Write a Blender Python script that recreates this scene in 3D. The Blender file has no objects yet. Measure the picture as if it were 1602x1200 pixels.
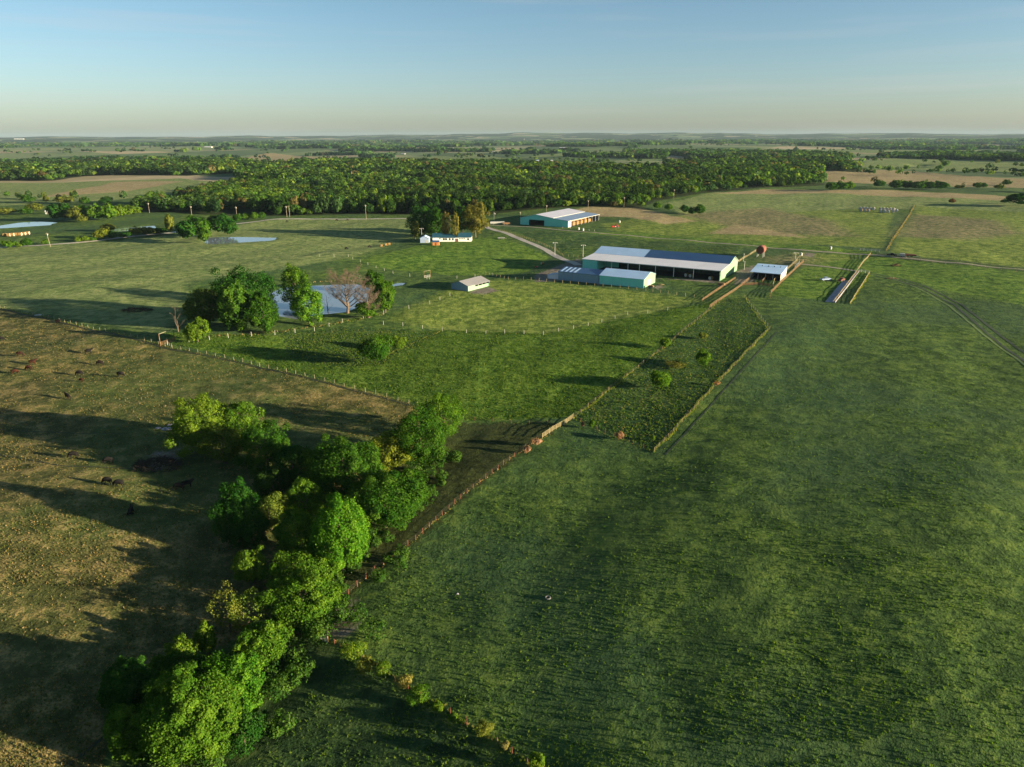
import bpy, math, random
import numpy as np
from math import sin, cos, atan, atan2, hypot, pi, radians, sqrt
from mathutils import Matrix, Vector

sc = bpy.context.scene
C = sc.collection
rng = np.random.default_rng(7)
random.seed(7)

# ------------------------------------------------------------ camera, sky, sun
FPX, CAMH, PITCH, ROLL = 1112.0, 70.0, atan(386 / 1112.0), 0.00312
cam_d = bpy.data.cameras.new('camera'); cam = bpy.data.objects.new('camera', cam_d); C.objects.link(cam)
sc.camera = cam
cam_d.sensor_fit = 'HORIZONTAL'; cam_d.sensor_width = 36.0; cam_d.lens = 36.0 * FPX / 1602.0
cam_d.clip_start = 1.0; cam_d.clip_end = 200000.0
_F = Vector((0, cos(PITCH), -sin(PITCH))); _R = Vector((1, 0, 0)); _D = Vector((0, -sin(PITCH), -cos(PITCH)))
_r = (_R + _D * ROLL).normalized(); _u = -(_D - _R * ROLL).normalized()
M = Matrix((_r, _u, -_F)).transposed().to_4x4(); M.translation = (0, 0, CAMH); cam.matrix_world = M

SUN_AZ = (0.955, -0.295); SUN_EL = radians(8.8)
w = bpy.data.worlds.new('World'); sc.world = w; w.use_nodes = True
nt = w.node_tree; nt.nodes.clear()
out = nt.nodes.new('ShaderNodeOutputWorld'); bg = nt.nodes.new('ShaderNodeBackground')
sky = nt.nodes.new('ShaderNodeTexSky'); sky.sky_type = 'NISHITA'; sky.sun_disc = False
sky.sun_elevation = SUN_EL; sky.sun_rotation = atan2(SUN_AZ[0], SUN_AZ[1])
sky.altitude = 200; sky.air_density = 1.0; sky.dust_density = 1.0; sky.ozone_density = 2.0
bg.inputs[1].default_value = 0.05
_tc = nt.nodes.new('ShaderNodeTexCoord'); _sx = nt.nodes.new('ShaderNodeSeparateXYZ'); nt.links.new(_tc.outputs['Generated'], _sx.inputs[0])
_cr = nt.nodes.new('ShaderNodeValToRGB'); nt.links.new(_sx.outputs[2], _cr.inputs[0])
_cr.color_ramp.elements[0].color = (.90, 1.02, 1.26, 1); _cr.color_ramp.elements[0].position = 0.0
_cr.color_ramp.elements[1].color = (.60, .80, .92, 1); _cr.color_ramp.elements[1].position = .20
_mx = nt.nodes.new('ShaderNodeMix'); _mx.data_type = 'RGBA'; _mx.blend_type = 'MULTIPLY'; _mx.inputs[0].default_value = 1.0
_hs = nt.nodes.new('ShaderNodeHueSaturation'); _hs.inputs['Saturation'].default_value = .85; nt.links.new(sky.outputs[0], _hs.inputs['Color'])
nt.links.new(_hs.outputs[0], _mx.inputs[6]); nt.links.new(_cr.outputs[0], _mx.inputs[7]); 
_mp = nt.nodes.new('ShaderNodeMapping'); _mp.inputs['Scale'].default_value = (1.6, 1.6, 34); _mp.inputs['Rotation'].default_value = (0, radians(3.5), 0); nt.links.new(_tc.outputs['Generated'], _mp.inputs[0])
_nz = nt.nodes.new('ShaderNodeTexNoise'); _nz.inputs['Scale'].default_value = 1.6; _nz.inputs['Detail'].default_value = 5; nt.links.new(_mp.outputs[0], _nz.inputs['Vector'])
_mr = nt.nodes.new('ShaderNodeMapRange'); _mr.inputs[1].default_value = .52; _mr.inputs[2].default_value = .72; _mr.inputs[3].default_value = 0; _mr.inputs[4].default_value = .16; nt.links.new(_nz.outputs[0], _mr.inputs[0])
_m2 = nt.nodes.new('ShaderNodeMix'); _m2.data_type = 'RGBA'; nt.links.new(_mr.outputs[0], _m2.inputs[0]); nt.links.new(_mx.outputs[2], _m2.inputs[6]); _m2.inputs[7].default_value = (3.6, 3.4, 3.3, 1); nt.links.new(_m2.outputs[2], bg.inputs[0]); nt.links.new(bg.outputs[0], out.inputs[0])

sl = bpy.data.lights.new('sun', 'SUN'); sl.energy = 5.0; sl.angle = radians(0.5); sl.color = (1.0, 0.85, 0.58)
so = bpy.data.objects.new('sun', sl); C.objects.link(so)
_s = Vector((SUN_AZ[0] * cos(SUN_EL), SUN_AZ[1] * cos(SUN_EL), sin(SUN_EL)))
so.rotation_euler = _s.to_track_quat('Z', 'Y').to_euler(); so.location = (200, -60, 300)
sc.view_settings.view_transform = 'Standard'; sc.view_settings.look = 'None'
sc.view_settings.exposure = 2.0; sc.view_settings.gamma = 1.0
sc.render.engine = 'CYCLES'
cy = sc.cycles
cy.max_bounces = 5; cy.diffuse_bounces = 2; cy.glossy_bounces = 2; cy.transmission_bounces = 2
cy.volume_bounces = 0; cy.transparent_max_bounces = 4; cy.use_denoising = True
cy.caustics_reflective = False; cy.caustics_refractive = False

# ------------------------------------------------------------ photo pixel -> ground
def ray(px, py):
    u = (px - 801) / FPX; v = (py - 600) / FPX
    u, v = u - ROLL * v, v + ROLL * u
    return u, cos(PITCH) - v * sin(PITCH), -sin(PITCH) - v * cos(PITCH)
def G0(px, py, z=0.0):
    d = ray(px, py); t = (CAMH - z) / -d[2]
    return d[0] * t, d[1] * t
def proj(x, y, z):
    zc = y * cos(PITCH) - (z - CAMH) * sin(PITCH); v = (-y * sin(PITCH) - (z - CAMH) * cos(PITCH)) / zc; u = x / zc
    return 801 + (u + ROLL * v) * FPX, 600 + (v - ROLL * u) * FPX

def sstep(a, b, x):
    t = np.clip((x - a) / (b - a), 0, 1); return t * t * (3 - 2 * t)
def seg_dist(x, y, pts, closed=True):
    d = np.full(np.shape(x), 1e9); n = len(pts)
    for i in range(n if closed else n - 1):
        ax, ay = pts[i]; bx, by = pts[(i + 1) % n]
        dx, dy = bx - ax, by - ay; L = dx * dx + dy * dy + 1e-9
        t = np.clip(((x - ax) * dx + (y - ay) * dy) / L, 0, 1)
        d = np.minimum(d, (x - ax - t * dx) ** 2 + (y - ay - t * dy) ** 2)
    return np.sqrt(d)
def sdf(x, y, pts):
    ins = np.zeros(np.shape(x), bool); n = len(pts)
    for i in range(n):
        ax, ay = pts[i]; bx, by = pts[(i + 1) % n]
        if ay == by: continue
        c = ((ay > y) != (by > y)) & (x < (bx - ax) * (y - ay) / (by - ay) + ax)
        ins ^= c
    d = seg_dist(x, y, pts)
    return np.where(ins, d, -d)
def PG(pts, z=0.0): return [G0(a, b, z) for a, b in pts]

PONDS = {
 'A': PG([(418,462),(440,450),(500,446),(556,444),(578,451),(572,474),(540,487),(500,491),(465,498),(432,492)]),
 'B': PG([(322,371.5),(350,370),(432,371.5),(428,375.5),(380,378.5),(335,381.5),(322,380)]),
 'C': PG([(-90,360),(0,357),(30,355),(75,352),(88,347.8),(60,346.2),(30,348),(0,352.5),(-90,357)]),
 'D': PG([(176,362.5),(205,360.5),(243,356),(240,352.5),(205,355),(180,358)]),
 'E': PG([(1425,258.7),(1446,259),(1450,261.2),(1432,261.4)]),
 'F': PG([(612,444.5),(624,442),(634,442),(630,445),(616,447)]),
}
CREEK = [(-75, 20), (-56, 40), (-40, 65), (-31, 90), (-26, 118), (-19, 148), (-10, 178)]
_rs = np.random.default_rng(3)
WAV = []
for lam, amp, n in ((13, .016, 5), (23, .04, 5), (52, .12, 5), (130, .26, 4), (330, .6, 3)):
    for k in range(n):
        a = _rs.uniform(0, 2 * pi); l = lam * _rs.uniform(.75, 1.3)
        WAV.append((cos(a) * 2 * pi / l, sin(a) * 2 * pi / l, _rs.uniform(0, 6.28), amp, lam))
WAVF = []
for lam, amp, n in ((1300, 2.6, 4), (3500, 6.0, 3)):
    for k in range(n):
        a = _rs.uniform(0, 2 * pi); l = lam * _rs.uniform(.75, 1.3)
        WAVF.append((cos(a) * 2 * pi / l, sin(a) * 2 * pi / l, _rs.uniform(0, 6.28), amp))
FLAT = [(78, 378, 48), (35, 362, 22), (45, 615, 40), (-42, 512, 20), (-20, 345, 12), (140, 385, 26), (190, 400, 30)]
def hgt(x, y):
    x = np.asarray(x, float); y = np.asarray(y, float)
    h = np.zeros(x.shape); r = np.hypot(x, y)
    for kx, ky, p, a, lam in WAV: h += a * np.sin(kx * x + ky * y + p)
    hf = np.zeros(x.shape)
    for kx, ky, p, a in WAVF: hf += a * np.sin(kx * x + ky * y + p)
    h += hf * sstep(900, 3500, r)
    az = x / np.maximum(r, 1)
    hill = 62 * np.exp(-((az - .10) / .30) ** 2) + 78 + 10 * np.sin(az * 23 + 1) * np.sin(az * 9 + .5) + 5 * np.sin(az * 70) + 3 * np.sin(az * 151)
    h += hill * sstep(9000, 17000, r)
    fl = np.ones(x.shape)
    for fx, fy, fr in FLAT: fl *= sstep(fr, fr + 30, np.hypot(x - fx, y - fy))
    for P in PONDS.values(): fl *= 1 - sstep(-14, -1, sdf(x, y, P))
    h *= fl
    s = seg_dist(x, y, CREEK, False)
    # creek valley: the pasture east of it falls gently to the trees, the bank west of it rises again
    cx = np.interp(y, [p[1] for p in CREEK], [p[0] for p in CREEK])
    right = x > cx
    v = np.where(right, 5.2 * np.exp(-(s / 72) ** 2), 5.2 * np.exp(-(s / 58) ** 2)) * (1 - sstep(150, 250, y))
    ch = .3 * np.exp(-(s / 4.0) ** 2) * (1 - sstep(165, 185, y))
    h -= v + ch
    for P in PONDS.values(): h -= .8 * sstep(-2.5, 2.5, sdf(x, y, P))
    return h
def hz(x, y): return float(hgt(np.array([x]), np.array([y]))[0])
def G(px, py):
    z = 0.0
    for _ in range(12):
        x, y = G0(px, py, z); z = .5 * z + .5 * hz(x, y)
    x, y = G0(px, py, z); return x, y
def G3(px, py):
    x, y = G(px, py); return Vector((x, y, hz(x, y)))
def tall(x, y, z, ty):
    a, b = -2.0, 90.0
    for _ in range(40):
        m = (a + b) / 2
        if proj(x, y, z + m)[1] > ty: a = m
        else: b = m
    return a
def GP(pts): return [G(a, b) for a, b in pts]

# ------------------------------------------------------------ helpers
def tag(o, label=None, cat=None, group=None, kind=None):
    if label: o['label'] = label
    if cat: o['category'] = cat
    if group: o['group'] = group
    if kind: o['kind'] = kind
    return o
def empty(name, loc=(0, 0, 0), rz=0.0, label=None, cat=None, group=None):
    o = bpy.data.objects.new(name, None); C.objects.link(o); o.location = loc; o.rotation_euler = (0, 0, rz)
    o.empty_display_size = .3
    return tag(o, label, cat, group)
def npmesh(name, V, F, mats=None, attrs=None, smooth=False, midx=None):
    me = bpy.data.meshes.new(name); V = np.asarray(V, np.float32); F = np.asarray(F, np.int32)
    n, k = F.shape
    me.vertices.add(len(V)); me.vertices.foreach_set('co', V.ravel())
    me.loops.add(n * k); me.loops.foreach_set('vertex_index', F.ravel())
    me.polygons.add(n); me.polygons.foreach_set('loop_start', np.arange(0, n * k, k, dtype=np.int32))
    if midx is not None: me.polygons.foreach_set('material_index', np.asarray(midx, np.int32))
    for m in (mats or []): me.materials.append(m)
    for an, (ty, a) in (attrs or {}).items():
        at = me.attributes.new(an, ty, 'POINT')
        at.data.foreach_set('value' if ty == 'FLOAT' else 'color', np.asarray(a, np.float32).ravel())
    me.update(calc_edges=True)
    if smooth: me.polygons.foreach_set('use_smooth', np.ones(n, bool))
    return me
def link(name, me, parent=None, color=None):
    o = bpy.data.objects.new(name, me); C.objects.link(o)
    if parent: o.parent = parent
    if color: o.color = (*color, 1)
    return o
class MB:
    def __init__(s): s.v = []; s.f = []
    def hexa(s, p):
        b = len(s.v); s.v += [tuple(q) for q in p]
        s.f += [tuple(b + i for i in f) for f in ((3,2,1,0),(4,5,6,7),(0,1,5,4),(1,2,6,5),(2,3,7,6),(3,0,4,7))]
    def box(s, x0, x1, y0, y1, z0, z1):
        s.hexa([(x0,y0,z0),(x1,y0,z0),(x1,y1,z0),(x0,y1,z0),(x0,y0,z1),(x1,y0,z1),(x1,y1,z1),(x0,y1,z1)])
    def slab(s, q, t):   # four corners (top face), thickness t downwards
        s.hexa([(a, b, c - t) for a, b, c in q] + list(q))
    def tube(s, pts, rad, n=6, cap=True):
        pts = [Vector(p) for p in pts]; base = len(s.v); rad = rad if hasattr(rad, '__len__') else [rad] * len(pts)
        for i, p in enumerate(pts):
            d = (pts[min(i + 1, len(pts) - 1)] - pts[max(i - 1, 0)]).normalized()
            a = d.cross(Vector((0, 0, 1)) if abs(d.z) < .9 else Vector((1, 0, 0))).normalized(); b = d.cross(a)
            for k in range(n):
                t = 2 * pi * k / n; s.v.append(tuple(p + (a * cos(t) + b * sin(t)) * rad[i]))
        for i in range(len(pts) - 1):
            for k in range(n):
                s.f.append((base + i*n + k, base + i*n + (k+1) % n, base + (i+1)*n + (k+1) % n, base + (i+1)*n + k))
        if cap:
            s.f.append(tuple(base + k for k in range(n))[::-1]); e = base + (len(pts)-1)*n; s.f.append(tuple(e + k for k in range(n)))
    def prism(s, poly, y0, y1):   # x-z outline extruded along y
        b = len(s.v); n = len(poly)
        s.v += [(x, y0, z) for x, z in poly] + [(x, y1, z) for x, z in poly]
        s.f.append(tuple(range(b, b + n))); s.f.append(tuple(range(b + 2*n - 1, b + n - 1, -1)))
        for i in range(n): j = (i + 1) % n; s.f.append((b + i, b + n + i, b + n + j, b + j))
    def mesh(s, name, mat, smooth=False):
        me = bpy.data.meshes.new(name); me.from_pydata(s.v, [], s.f); me.materials.append(mat)
        import bmesh
        bm = bmesh.new(); bm.from_mesh(me); bmesh.ops.recalc_face_normals(bm, faces=bm.faces); bm.to_mesh(me); bm.free()
        if smooth: me.polygons.foreach_set('use_smooth', np.ones(len(me.polygons), bool))
        return me
    def build(s, name, mat, parent=None, color=None, smooth=False):
        return link(name, s.mesh(name, mat, smooth), parent, color)
def copy_tree(o, parent=None):
    c = o.copy(); C.objects.link(c); c.parent = parent
    for ch in o.children: copy_tree(ch, c)
    return c

# ------------------------------------------------------------ materials
class NT:
    def __init__(s, name):
        s.m = bpy.data.materials.new(name); s.m.use_nodes = True; s.t = s.m.node_tree; s.t.nodes.clear()
        s.out = s.t.nodes.new('ShaderNodeOutputMaterial'); s.b = s.t.nodes.new('ShaderNodeBsdfPrincipled')
        s.t.links.new(s.b.outputs[0], s.out.inputs[0]); s.geo = None
        s.b.inputs['Specular IOR Level'].default_value = .25; s.b.inputs['Roughness'].default_value = .85
    def n(s, k, **kw):
        x = s.t.nodes.new(k)
        for a, b in kw.items(): setattr(x, a, b)
        return x
    def l(s, a, b): s.t.links.new(a, b)
    def pos(s):
        if s.geo is None: s.geo = s.n('ShaderNodeNewGeometry').outputs['Position']
        return s.geo
    def objco(s): return s.n('ShaderNodeTexCoord').outputs['Object']
    def put(s, i, v):
        if hasattr(v, 'is_output'): s.l(v, i)
        elif isinstance(v, (tuple, list)): i.default_value = (*v, 1) if len(v) == 3 and i.type == 'RGBA' else v
        else: i.default_value = v
    def math(s, op, a, b=0.0, c=0.0, clamp=False):
        x = s.n('ShaderNodeMath', operation=op, use_clamp=clamp); s.put(x.inputs[0], a); s.put(x.inputs[1], b); s.put(x.inputs[2], c); return x.outputs[0]
    def mix(s, f, a, b, mode='MIX'):
        x = s.n('ShaderNodeMix', data_type='RGBA', blend_type=mode, clamp_factor=True)
        s.put(x.inputs[0], f); s.put(x.inputs[6], a); s.put(x.inputs[7], b); return x.outputs[2]
    def noise(s, scale, detail=2.0, rough=.5, vec=None, dist=0.0):
        x = s.n('ShaderNodeTexNoise'); s.l(vec if vec is not None else s.pos(), x.inputs['Vector'])
        x.inputs['Scale'].default_value = scale; x.inputs['Detail'].default_value = detail; x.inputs['Roughness'].default_value = rough; x.inputs['Distortion'].default_value = dist
        return x.outputs[0]
    def ramp(s, v, a, b, lo=0.0, hi=1.0):
        x = s.n('ShaderNodeMapRange', interpolation_type='SMOOTHSTEP'); s.put(x.inputs[0], v)
        x.inputs[1].default_value = a; x.inputs[2].default_value = b; x.inputs[3].default_value = lo; x.inputs[4].default_value = hi; return x.outputs[0]
    def attr(s, name, o='Fac'):
        x = s.n('ShaderNodeAttribute', attribute_name=name); return x.outputs[o]
    def scale(s, vec, k):
        x = s.n('ShaderNodeVectorMath', operation='MULTIPLY'); s.l(vec, x.inputs[0]); x.inputs[1].default_value = k; return x.outputs[0]
    def bump(s, h, dist, strength=1.0):
        x = s.n('ShaderNodeBump'); s.l(h, x.inputs['Height']); x.inputs['Distance'].default_value = dist; x.inputs['Strength'].default_value = strength
        s.l(x.outputs[0], s.b.inputs['Normal']); return x
    def base(s, c): s.put(s.b.inputs['Base Color'], c)

def mat_plain(name, col, rough=.8, vary=.25, scale=2.0, metal=0.0, spec=.25, col2=None):
    t = NT(name); nz = t.noise(scale, 4, .6)
    c2 = col2 or tuple(c * (1 - vary) for c in col)
    t.base(t.mix(t.ramp(nz, .35, .7), col, c2)); t.b.inputs['Roughness'].default_value = rough
    t.b.inputs['Metallic'].default_value = metal; t.b.inputs['Specular IOR Level'].default_value = spec
    return t.m
def mat_ribbed(name, col, rough=.45, metal=0.0, period=1.0, dirt=.25, spec=.4):
    """profiled sheet metal: ribs along the object's local x, streaks of dirt"""
    t = NT(name); co = t.objco(); sp = t.n('ShaderNodeSeparateXYZ'); t.l(co, sp.inputs[0])
    wv = t.math('SINE', t.math('MULTIPLY', sp.outputs[0], 2 * pi / period))
    st = t.noise(1.0, 4, .6, t.scale(co, (1.6, .25, .25))); pn = t.noise(.12, 2, .5)
    c = t.mix(t.ramp(st, .42, .75, 0, dirt), col, tuple(x * .55 for x in col))
    c = t.mix(t.ramp(pn, .4, .65, 0, .25), c, tuple(min(1, x * 1.25 + .01) for x in col))
    t.base(c); t.b.inputs['Roughness'].default_value = rough; t.b.inputs['Metallic'].default_value = metal
    t.b.inputs['Specular IOR Level'].default_value = spec
    t.bump(wv, .04, .35); return t.m
def leaf_mat(name, use_tint):
    t = NT(name)
    colr = t.attr('tint', 'Color') if use_tint else t.n('ShaderNodeObjectInfo').outputs['Color']
    tone = t.attr('tone')
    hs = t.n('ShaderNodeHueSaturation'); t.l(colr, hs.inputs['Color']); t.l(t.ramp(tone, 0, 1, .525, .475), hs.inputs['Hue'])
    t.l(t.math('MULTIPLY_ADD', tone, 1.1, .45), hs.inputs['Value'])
    df = t.n('ShaderNodeBsdfDiffuse'); tr = t.n('ShaderNodeBsdfTranslucent'); mx = t.n('ShaderNodeMixShader')
    t.l(hs.outputs[0], df.inputs[0])
    tc = t.mix(1.0, hs.outputs[0], (1.15, 1.3, .35), 'MULTIPLY'); t.l(tc, tr.inputs[0])
    mx.inputs[0].default_value = .38; t.l(df.outputs[0], mx.inputs[1]); t.l(tr.outputs[0], mx.inputs[2]); t.l(mx.outputs[0], t.out.inputs[0])
    return t.m
LEAF = leaf_mat('foliage', False); LEAFT = leaf_mat('foliage_mixed', True)
BARK = mat_plain('bark', (.12, .09, .065), .95, .45, 1.5)
DEADWOOD = mat_plain('bare_branches', (.14, .10, .07), .95, .35, 1.2)
TEAL = mat_ribbed('teal_siding', (.19, .60, .48), .5, 0, .9, .2, .3)
TEAL_LIT = mat_ribbed('sunlit_siding', (.17, .29, .17), .5, 0, .9, .2, .3)  # lit copy of the teal siding, sunlight put into its colour
ROOFW = mat_ribbed('white_metal_roof', (.60, .58, .60), .45, 0, .9, .2)
ROOFL = mat_ribbed('sky_tinted_roof', (.46, .62, .80), .38, .15, .9, .15)  # blue base colour carries the sky reflected by bare galvanised metal
ROOFD = mat_ribbed('dark_blue_roof', (.035, .085, .18), .35, .2, .9, .15)
ROOFT = mat_ribbed('teal_blue_roof', (.015, .065, .10), .5, 0, .5, .2)
GREYM = mat_ribbed('grey_blue_siding', (.20, .29, .38), .45, .3, .9, .25)
BRIGHTW = mat_plain('brightened_white', (.82, .80, .74), .6, .12, 1.0)  # white lightened to stand in for light on dim front walls and posts
ROOFS = mat_ribbed('weathered_roof', (.20, .19, .19), .5, 0, .9, .3)
WHITEP = mat_plain('white_paint', (.40, .39, .35), .6, .15, 1.0)
WOODP = mat_plain('weathered_post', (.26, .22, .15), .9, .35, 3.0)
WOODO = mat_plain('orange_brown_boards', (.22, .125, .06), .85, .4, 1.2)
WOODT = mat_plain('tan_boards', (.28, .22, .11), .85, .3, 1.2)
RUST = mat_plain('rusty_steel', (.20, .07, .045), .8, .4, 2.0)
WIRE = mat_plain('fence_wire', (.12, .10, .08), .7, .2, 2.0, .3)
DARKM = mat_plain('interior_shade', (.02, .02, .018), .9, .3, 1.0)  # near-black floor colour stands in for the shade inside the barns
CONC = mat_plain('concrete', (.34, .31, .32), .9, .3, .8)
HAY = mat_plain('hay', (.26, .15, .05), .95, .35, 2.5)
HAYG = mat_plain('weathered_hay', (.33, .30, .28), .95, .35, 2.5)
WRAP = mat_plain('pale_bale_end', (.50, .48, .44), .9, .3, 2.5)
REDP = mat_plain('red_paint', (.50, .045, .02), .5, .3, 1.0)
BLKR = mat_plain('black_rubber', (.018, .018, .018), .8, .2, 4.0)
GLASS = mat_plain('dark_window', (.02, .03, .035), .15, .1, 1.0, 0, .6)
BLUEP = mat_plain('blue_grey_paint', (.30, .38, .52), .4, .15, 1.0, 0, .5)
STEEL = mat_plain('galvanised_steel', (.50, .50, .48), .45, .2, 2.0, .4)
HIDE = NT('cattle_hide'); HIDE.b.inputs['Roughness'].default_value = .9; HIDE.b.inputs['Specular IOR Level'].default_value = .05
HIDE.base(HIDE.mix(HIDE.ramp(HIDE.noise(2, 3), .4, .7), HIDE.n('ShaderNodeObjectInfo').outputs['Color'], (.012, .010, .009))); HIDE = HIDE.m
t = NT('pond_water'); t.base((.20, .23, .26)); t.b.inputs['Roughness'].default_value = .06; t.b.inputs['Specular IOR Level'].default_value = .9  # base colour lightened to stand in for the reflected sky
t.b.inputs['IOR'].default_value = 2.0; t.bump(t.noise(1.2, 3), .03, .25); WATER = t.m

# ------------------------------------------------------------ zones of the land (world polygons, metres)
Z = {}
Z['weedy'] = [GP([(-260,420),(0,482),(60,494),(270,545),(380,567),(640,630),(700,655),(665,715),(560,800),(470,900),(440,980),(300,1020),(200,1120),(130,1260)]) + [(-120, 20), (-400, 150)]]
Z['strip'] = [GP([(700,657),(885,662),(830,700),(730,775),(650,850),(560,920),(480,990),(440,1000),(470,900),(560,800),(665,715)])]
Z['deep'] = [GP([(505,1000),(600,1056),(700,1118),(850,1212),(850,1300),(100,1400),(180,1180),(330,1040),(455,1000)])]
Z['lush'] = [GP([(275,540),(252,520),(420,525),(690,517),(850,523),(920,510),(1045,485),(1120,472),(990,580),(897,652),(730,657),(640,628),(380,563)]),
             GP([(600,420),(560,408),(650,385),(780,370),(860,402),(830,425),(720,432)]),
             GP([(900,363),(1170,385),(1370,402),(1370,392),(1000,363)]), GP([(1220,445),(1265,412),(1380,400),(1700,432),(1700,500),(1480,455),(1370,430),(1290,470),(1200,462)])]
Z['rough'] = [GP([(990,580),(1128,470),(1165,465),(1205,515),(1025,707),(900,655)]),
              GP([(455,560),(440,520),(560,512),(690,519),(600,570),(540,575)]),
              GP([(780,355),(900,365),(1160,386),(1150,400),(920,385),(880,400),(830,372)])]
Z['yellow'] = [GP([(640,480),(700,452),(775,437),(900,445),(1100,468),(1045,485),(920,510),(850,523),(690,517),(610,500)]),
               GP([(1240,395),(1345,400),(1330,420),(1250,415)]), GP([(940,350),(1100,335),(1400,322),(1380,388),(1160,378),(950,360)]),
               GP([(1435,322),(1700,340),(1700,425),(1500,408),(1395,395)])]
Z['pale'] = [GP([(-300,425),(0,388),(280,368),(430,342),(640,342),(640,372),(560,400),(440,420),(300,440),(270,500),(255,520),(60,492),(0,480)]),
             PG([(-400,330),(0,321),(200,312),(360,290),(280,280),(60,286),(-400,290)]),
             PG([(1040,318),(1110,303),(1290,297),(1700,322),(1700,345),(1400,325),(1080,345)]),
             PG([(1330,262),(1400,247),(1700,258),(1700,275),(1450,268)]),
             PG([(900,262),(1000,256),(1050,258),(1010,264)]), PG([(800,246),(900,236),(980,235),(960,243)]), PG([(560,248),(620,240),(760,239),(790,246),(740,248)]), PG([(380,246),(560,240),(560,246),(420,252)]), PG([(1180,236),(1330,232),(1600,236),(1400,240)])]
Z['tan'] = [PG([(880,335),(930,322),(990,322),(1040,335),(1090,348),(1040,352),(980,342),(925,340)]),
            PG([(1270,285),(1290,268),(1400,268),(1560,280),(1700,284),(1700,298),(1400,288)]),
            PG([(1110,304),(1200,297),(1400,297),(1700,315),(1700,322),(1300,303)]),
            PG([(1030,247),(1120,245),(1190,250),(1120,252)]), PG([(1110,365),(1150,352),(1230,365),(1262,374),(1180,368)]),
            PG([(60,310),(180,285),(290,285),(200,300)]), PG([(330,243),(420,237),(640,243),(500,248)])]
Z['brown'] = [GP([(1400,370),(1430,335),(1560,345),(1600,365),(1500,375)]), GP([(1060,335),(1200,325),(1300,345),(1340,370),(1250,368),(1120,350)]),
              GP([(1200,405),(1250,398),(1275,405),(1262,415),(1215,415)])]
Z['dirt'] = [GP([(838,441),(836,430),(868,418),(905,404),(914,420),(895,437),(875,440)]), GP([(740,452),(765,449),(780,455),(760,460),(735,459)]),
             GP([(1255,400),(1262,395),(1275,396),(1272,403)]), GP([(505,985),(515,955),(555,945),(562,962),(548,992),(525,998)]),
             GP([(238,735),(225,712),(262,706),(290,705),(275,728)]), GP([(1150,425),(1180,415),(1180,440),(1150,445)]),
             GP([(1022,449),(1030,446),(1040,449),(1030,453)]), GP([(937,446),(925,436),(1130,436),(1120,443),(1030,435)])]
WOODS = [PG([(205,333),(330,336.5),(430,337),(640,334),(760,336),(812,331),(900,324),(1000,326),(1038,312),(1100,303),(1190,295),(1290,290),(1285,268),(1200,264),(1100,264),(1010,270),(900,267),(800,260),(640,257),(500,256),(400,261),(375,275),(360,291),(300,304),(215,323)]),
         PG([(-500,292),(0,283),(80,283),(150,275),(290,277),(375,270),(400,257),(250,254),(150,258),(60,262),(0,267),(-500,267)]),
         PG([(1290,262),(1150,254),(1050,244),(980,243),(1000,238),(1200,241),(1330,246),(1330,254)]),
         PG([(1375,248),(1400,242),(1520,240),(1800,247),(1800,262),(1480,251)]), PG([(1040,262),(1200,257),(1350,266),(1335,272),(1270,268),(1240,282),(1100,275)])]
_rw = np.random.default_rng(12)
WW = []
for lam, a in ((260, .5), (520, .9), (1100, 1.0), (2600, .8)):
    for k in range(3):
        th = radians(-30) + (_rw.normal(0, .35) if k < 2 else _rw.uniform(0, pi)) + (pi / 2 if k == 0 else 0)
        l = lam * _rw.uniform(.7, 1.4); WW.append((cos(th) * 2 * pi / l, sin(th) * 2 * pi / l, _rw.uniform(0, 6.28), a))
def woodiness(x, y):
    """signed metres inside woodland"""
    d = np.full(np.shape(x), -1e6)
    for P in WOODS: d = np.maximum(d, sdf(x, y, P))
    r = np.hypot(x, y)
    f = np.zeros(np.shape(x))
    for kx, ky, p, a in WW: f += a * np.sin(kx * x + ky * y + p)
    f = (f - 2.3 + 3.2 * sstep(5500, 9500, r)) * 60
    f = np.where(r > 2350, f, -1e6)
    nofield = np.full(np.shape(x), -1e6)
    for k in ('pale', 'tan'):
        for P in Z[k]: nofield = np.maximum(nofield, sdf(x, y, P))
    f = np.where(nofield > 0, -1e6, f)
    return np.clip(np.maximum(d, f), -300, 300)
PIER = None

# ------------------------------------------------------------ ground
def axis(core0, core1, step, far, g):
    a = list(np.arange(core0, core1, step)); s = step; x = core1; r = []
    while x < far: r.append(x); s = max(step, s * g); x += s
    s = step; x = core0 - step; l = []
    while x > -far: l.append(x); s = max(step, s * g); x -= s
    return np.array(l[::-1] + a + r)
xs = axis(-130, 150, 1.1, 25000, 1.021)
ya = list(np.arange(52, 240, 1.0)); y = 240.0; s = 1.0
while y < 25500:
    ya.append(y); s = max(s, min(s * 1.03, y * .0085)) if y < 3000 else s * 1.02; y += s
ys = np.array([-3000, -1500, -700, -300, -120, -40, 0, 15, 27, 36, 42, 47] + ya)
X, Y = np.meshgrid(xs, ys); nx, ny = len(xs), len(ys)
Hh = hgt(X, Y)
Hh += rng.normal(0, .014, Hh.shape) * (np.hypot(X, Y) < 500)
V = np.stack([X.ravel(), Y.ravel(), Hh.ravel()], 1)
i = np.arange(nx - 1)[None, :] + nx * np.arange(ny - 1)[:, None]; i = i.ravel()
Fq = np.stack([i, i + 1, i + nx + 1, i + nx], 1)
at = {}
for k, pl in Z.items():
    d = np.full(X.shape, -1e6)
    for P in pl: d = np.maximum(d, sdf(X, Y, P))
    at['z_' + k] = ('FLOAT', np.clip(d, -60, 60).ravel())
at['z_woods'] = ('FLOAT', np.clip(woodiness(X, Y), -60, 60).ravel())

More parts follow.
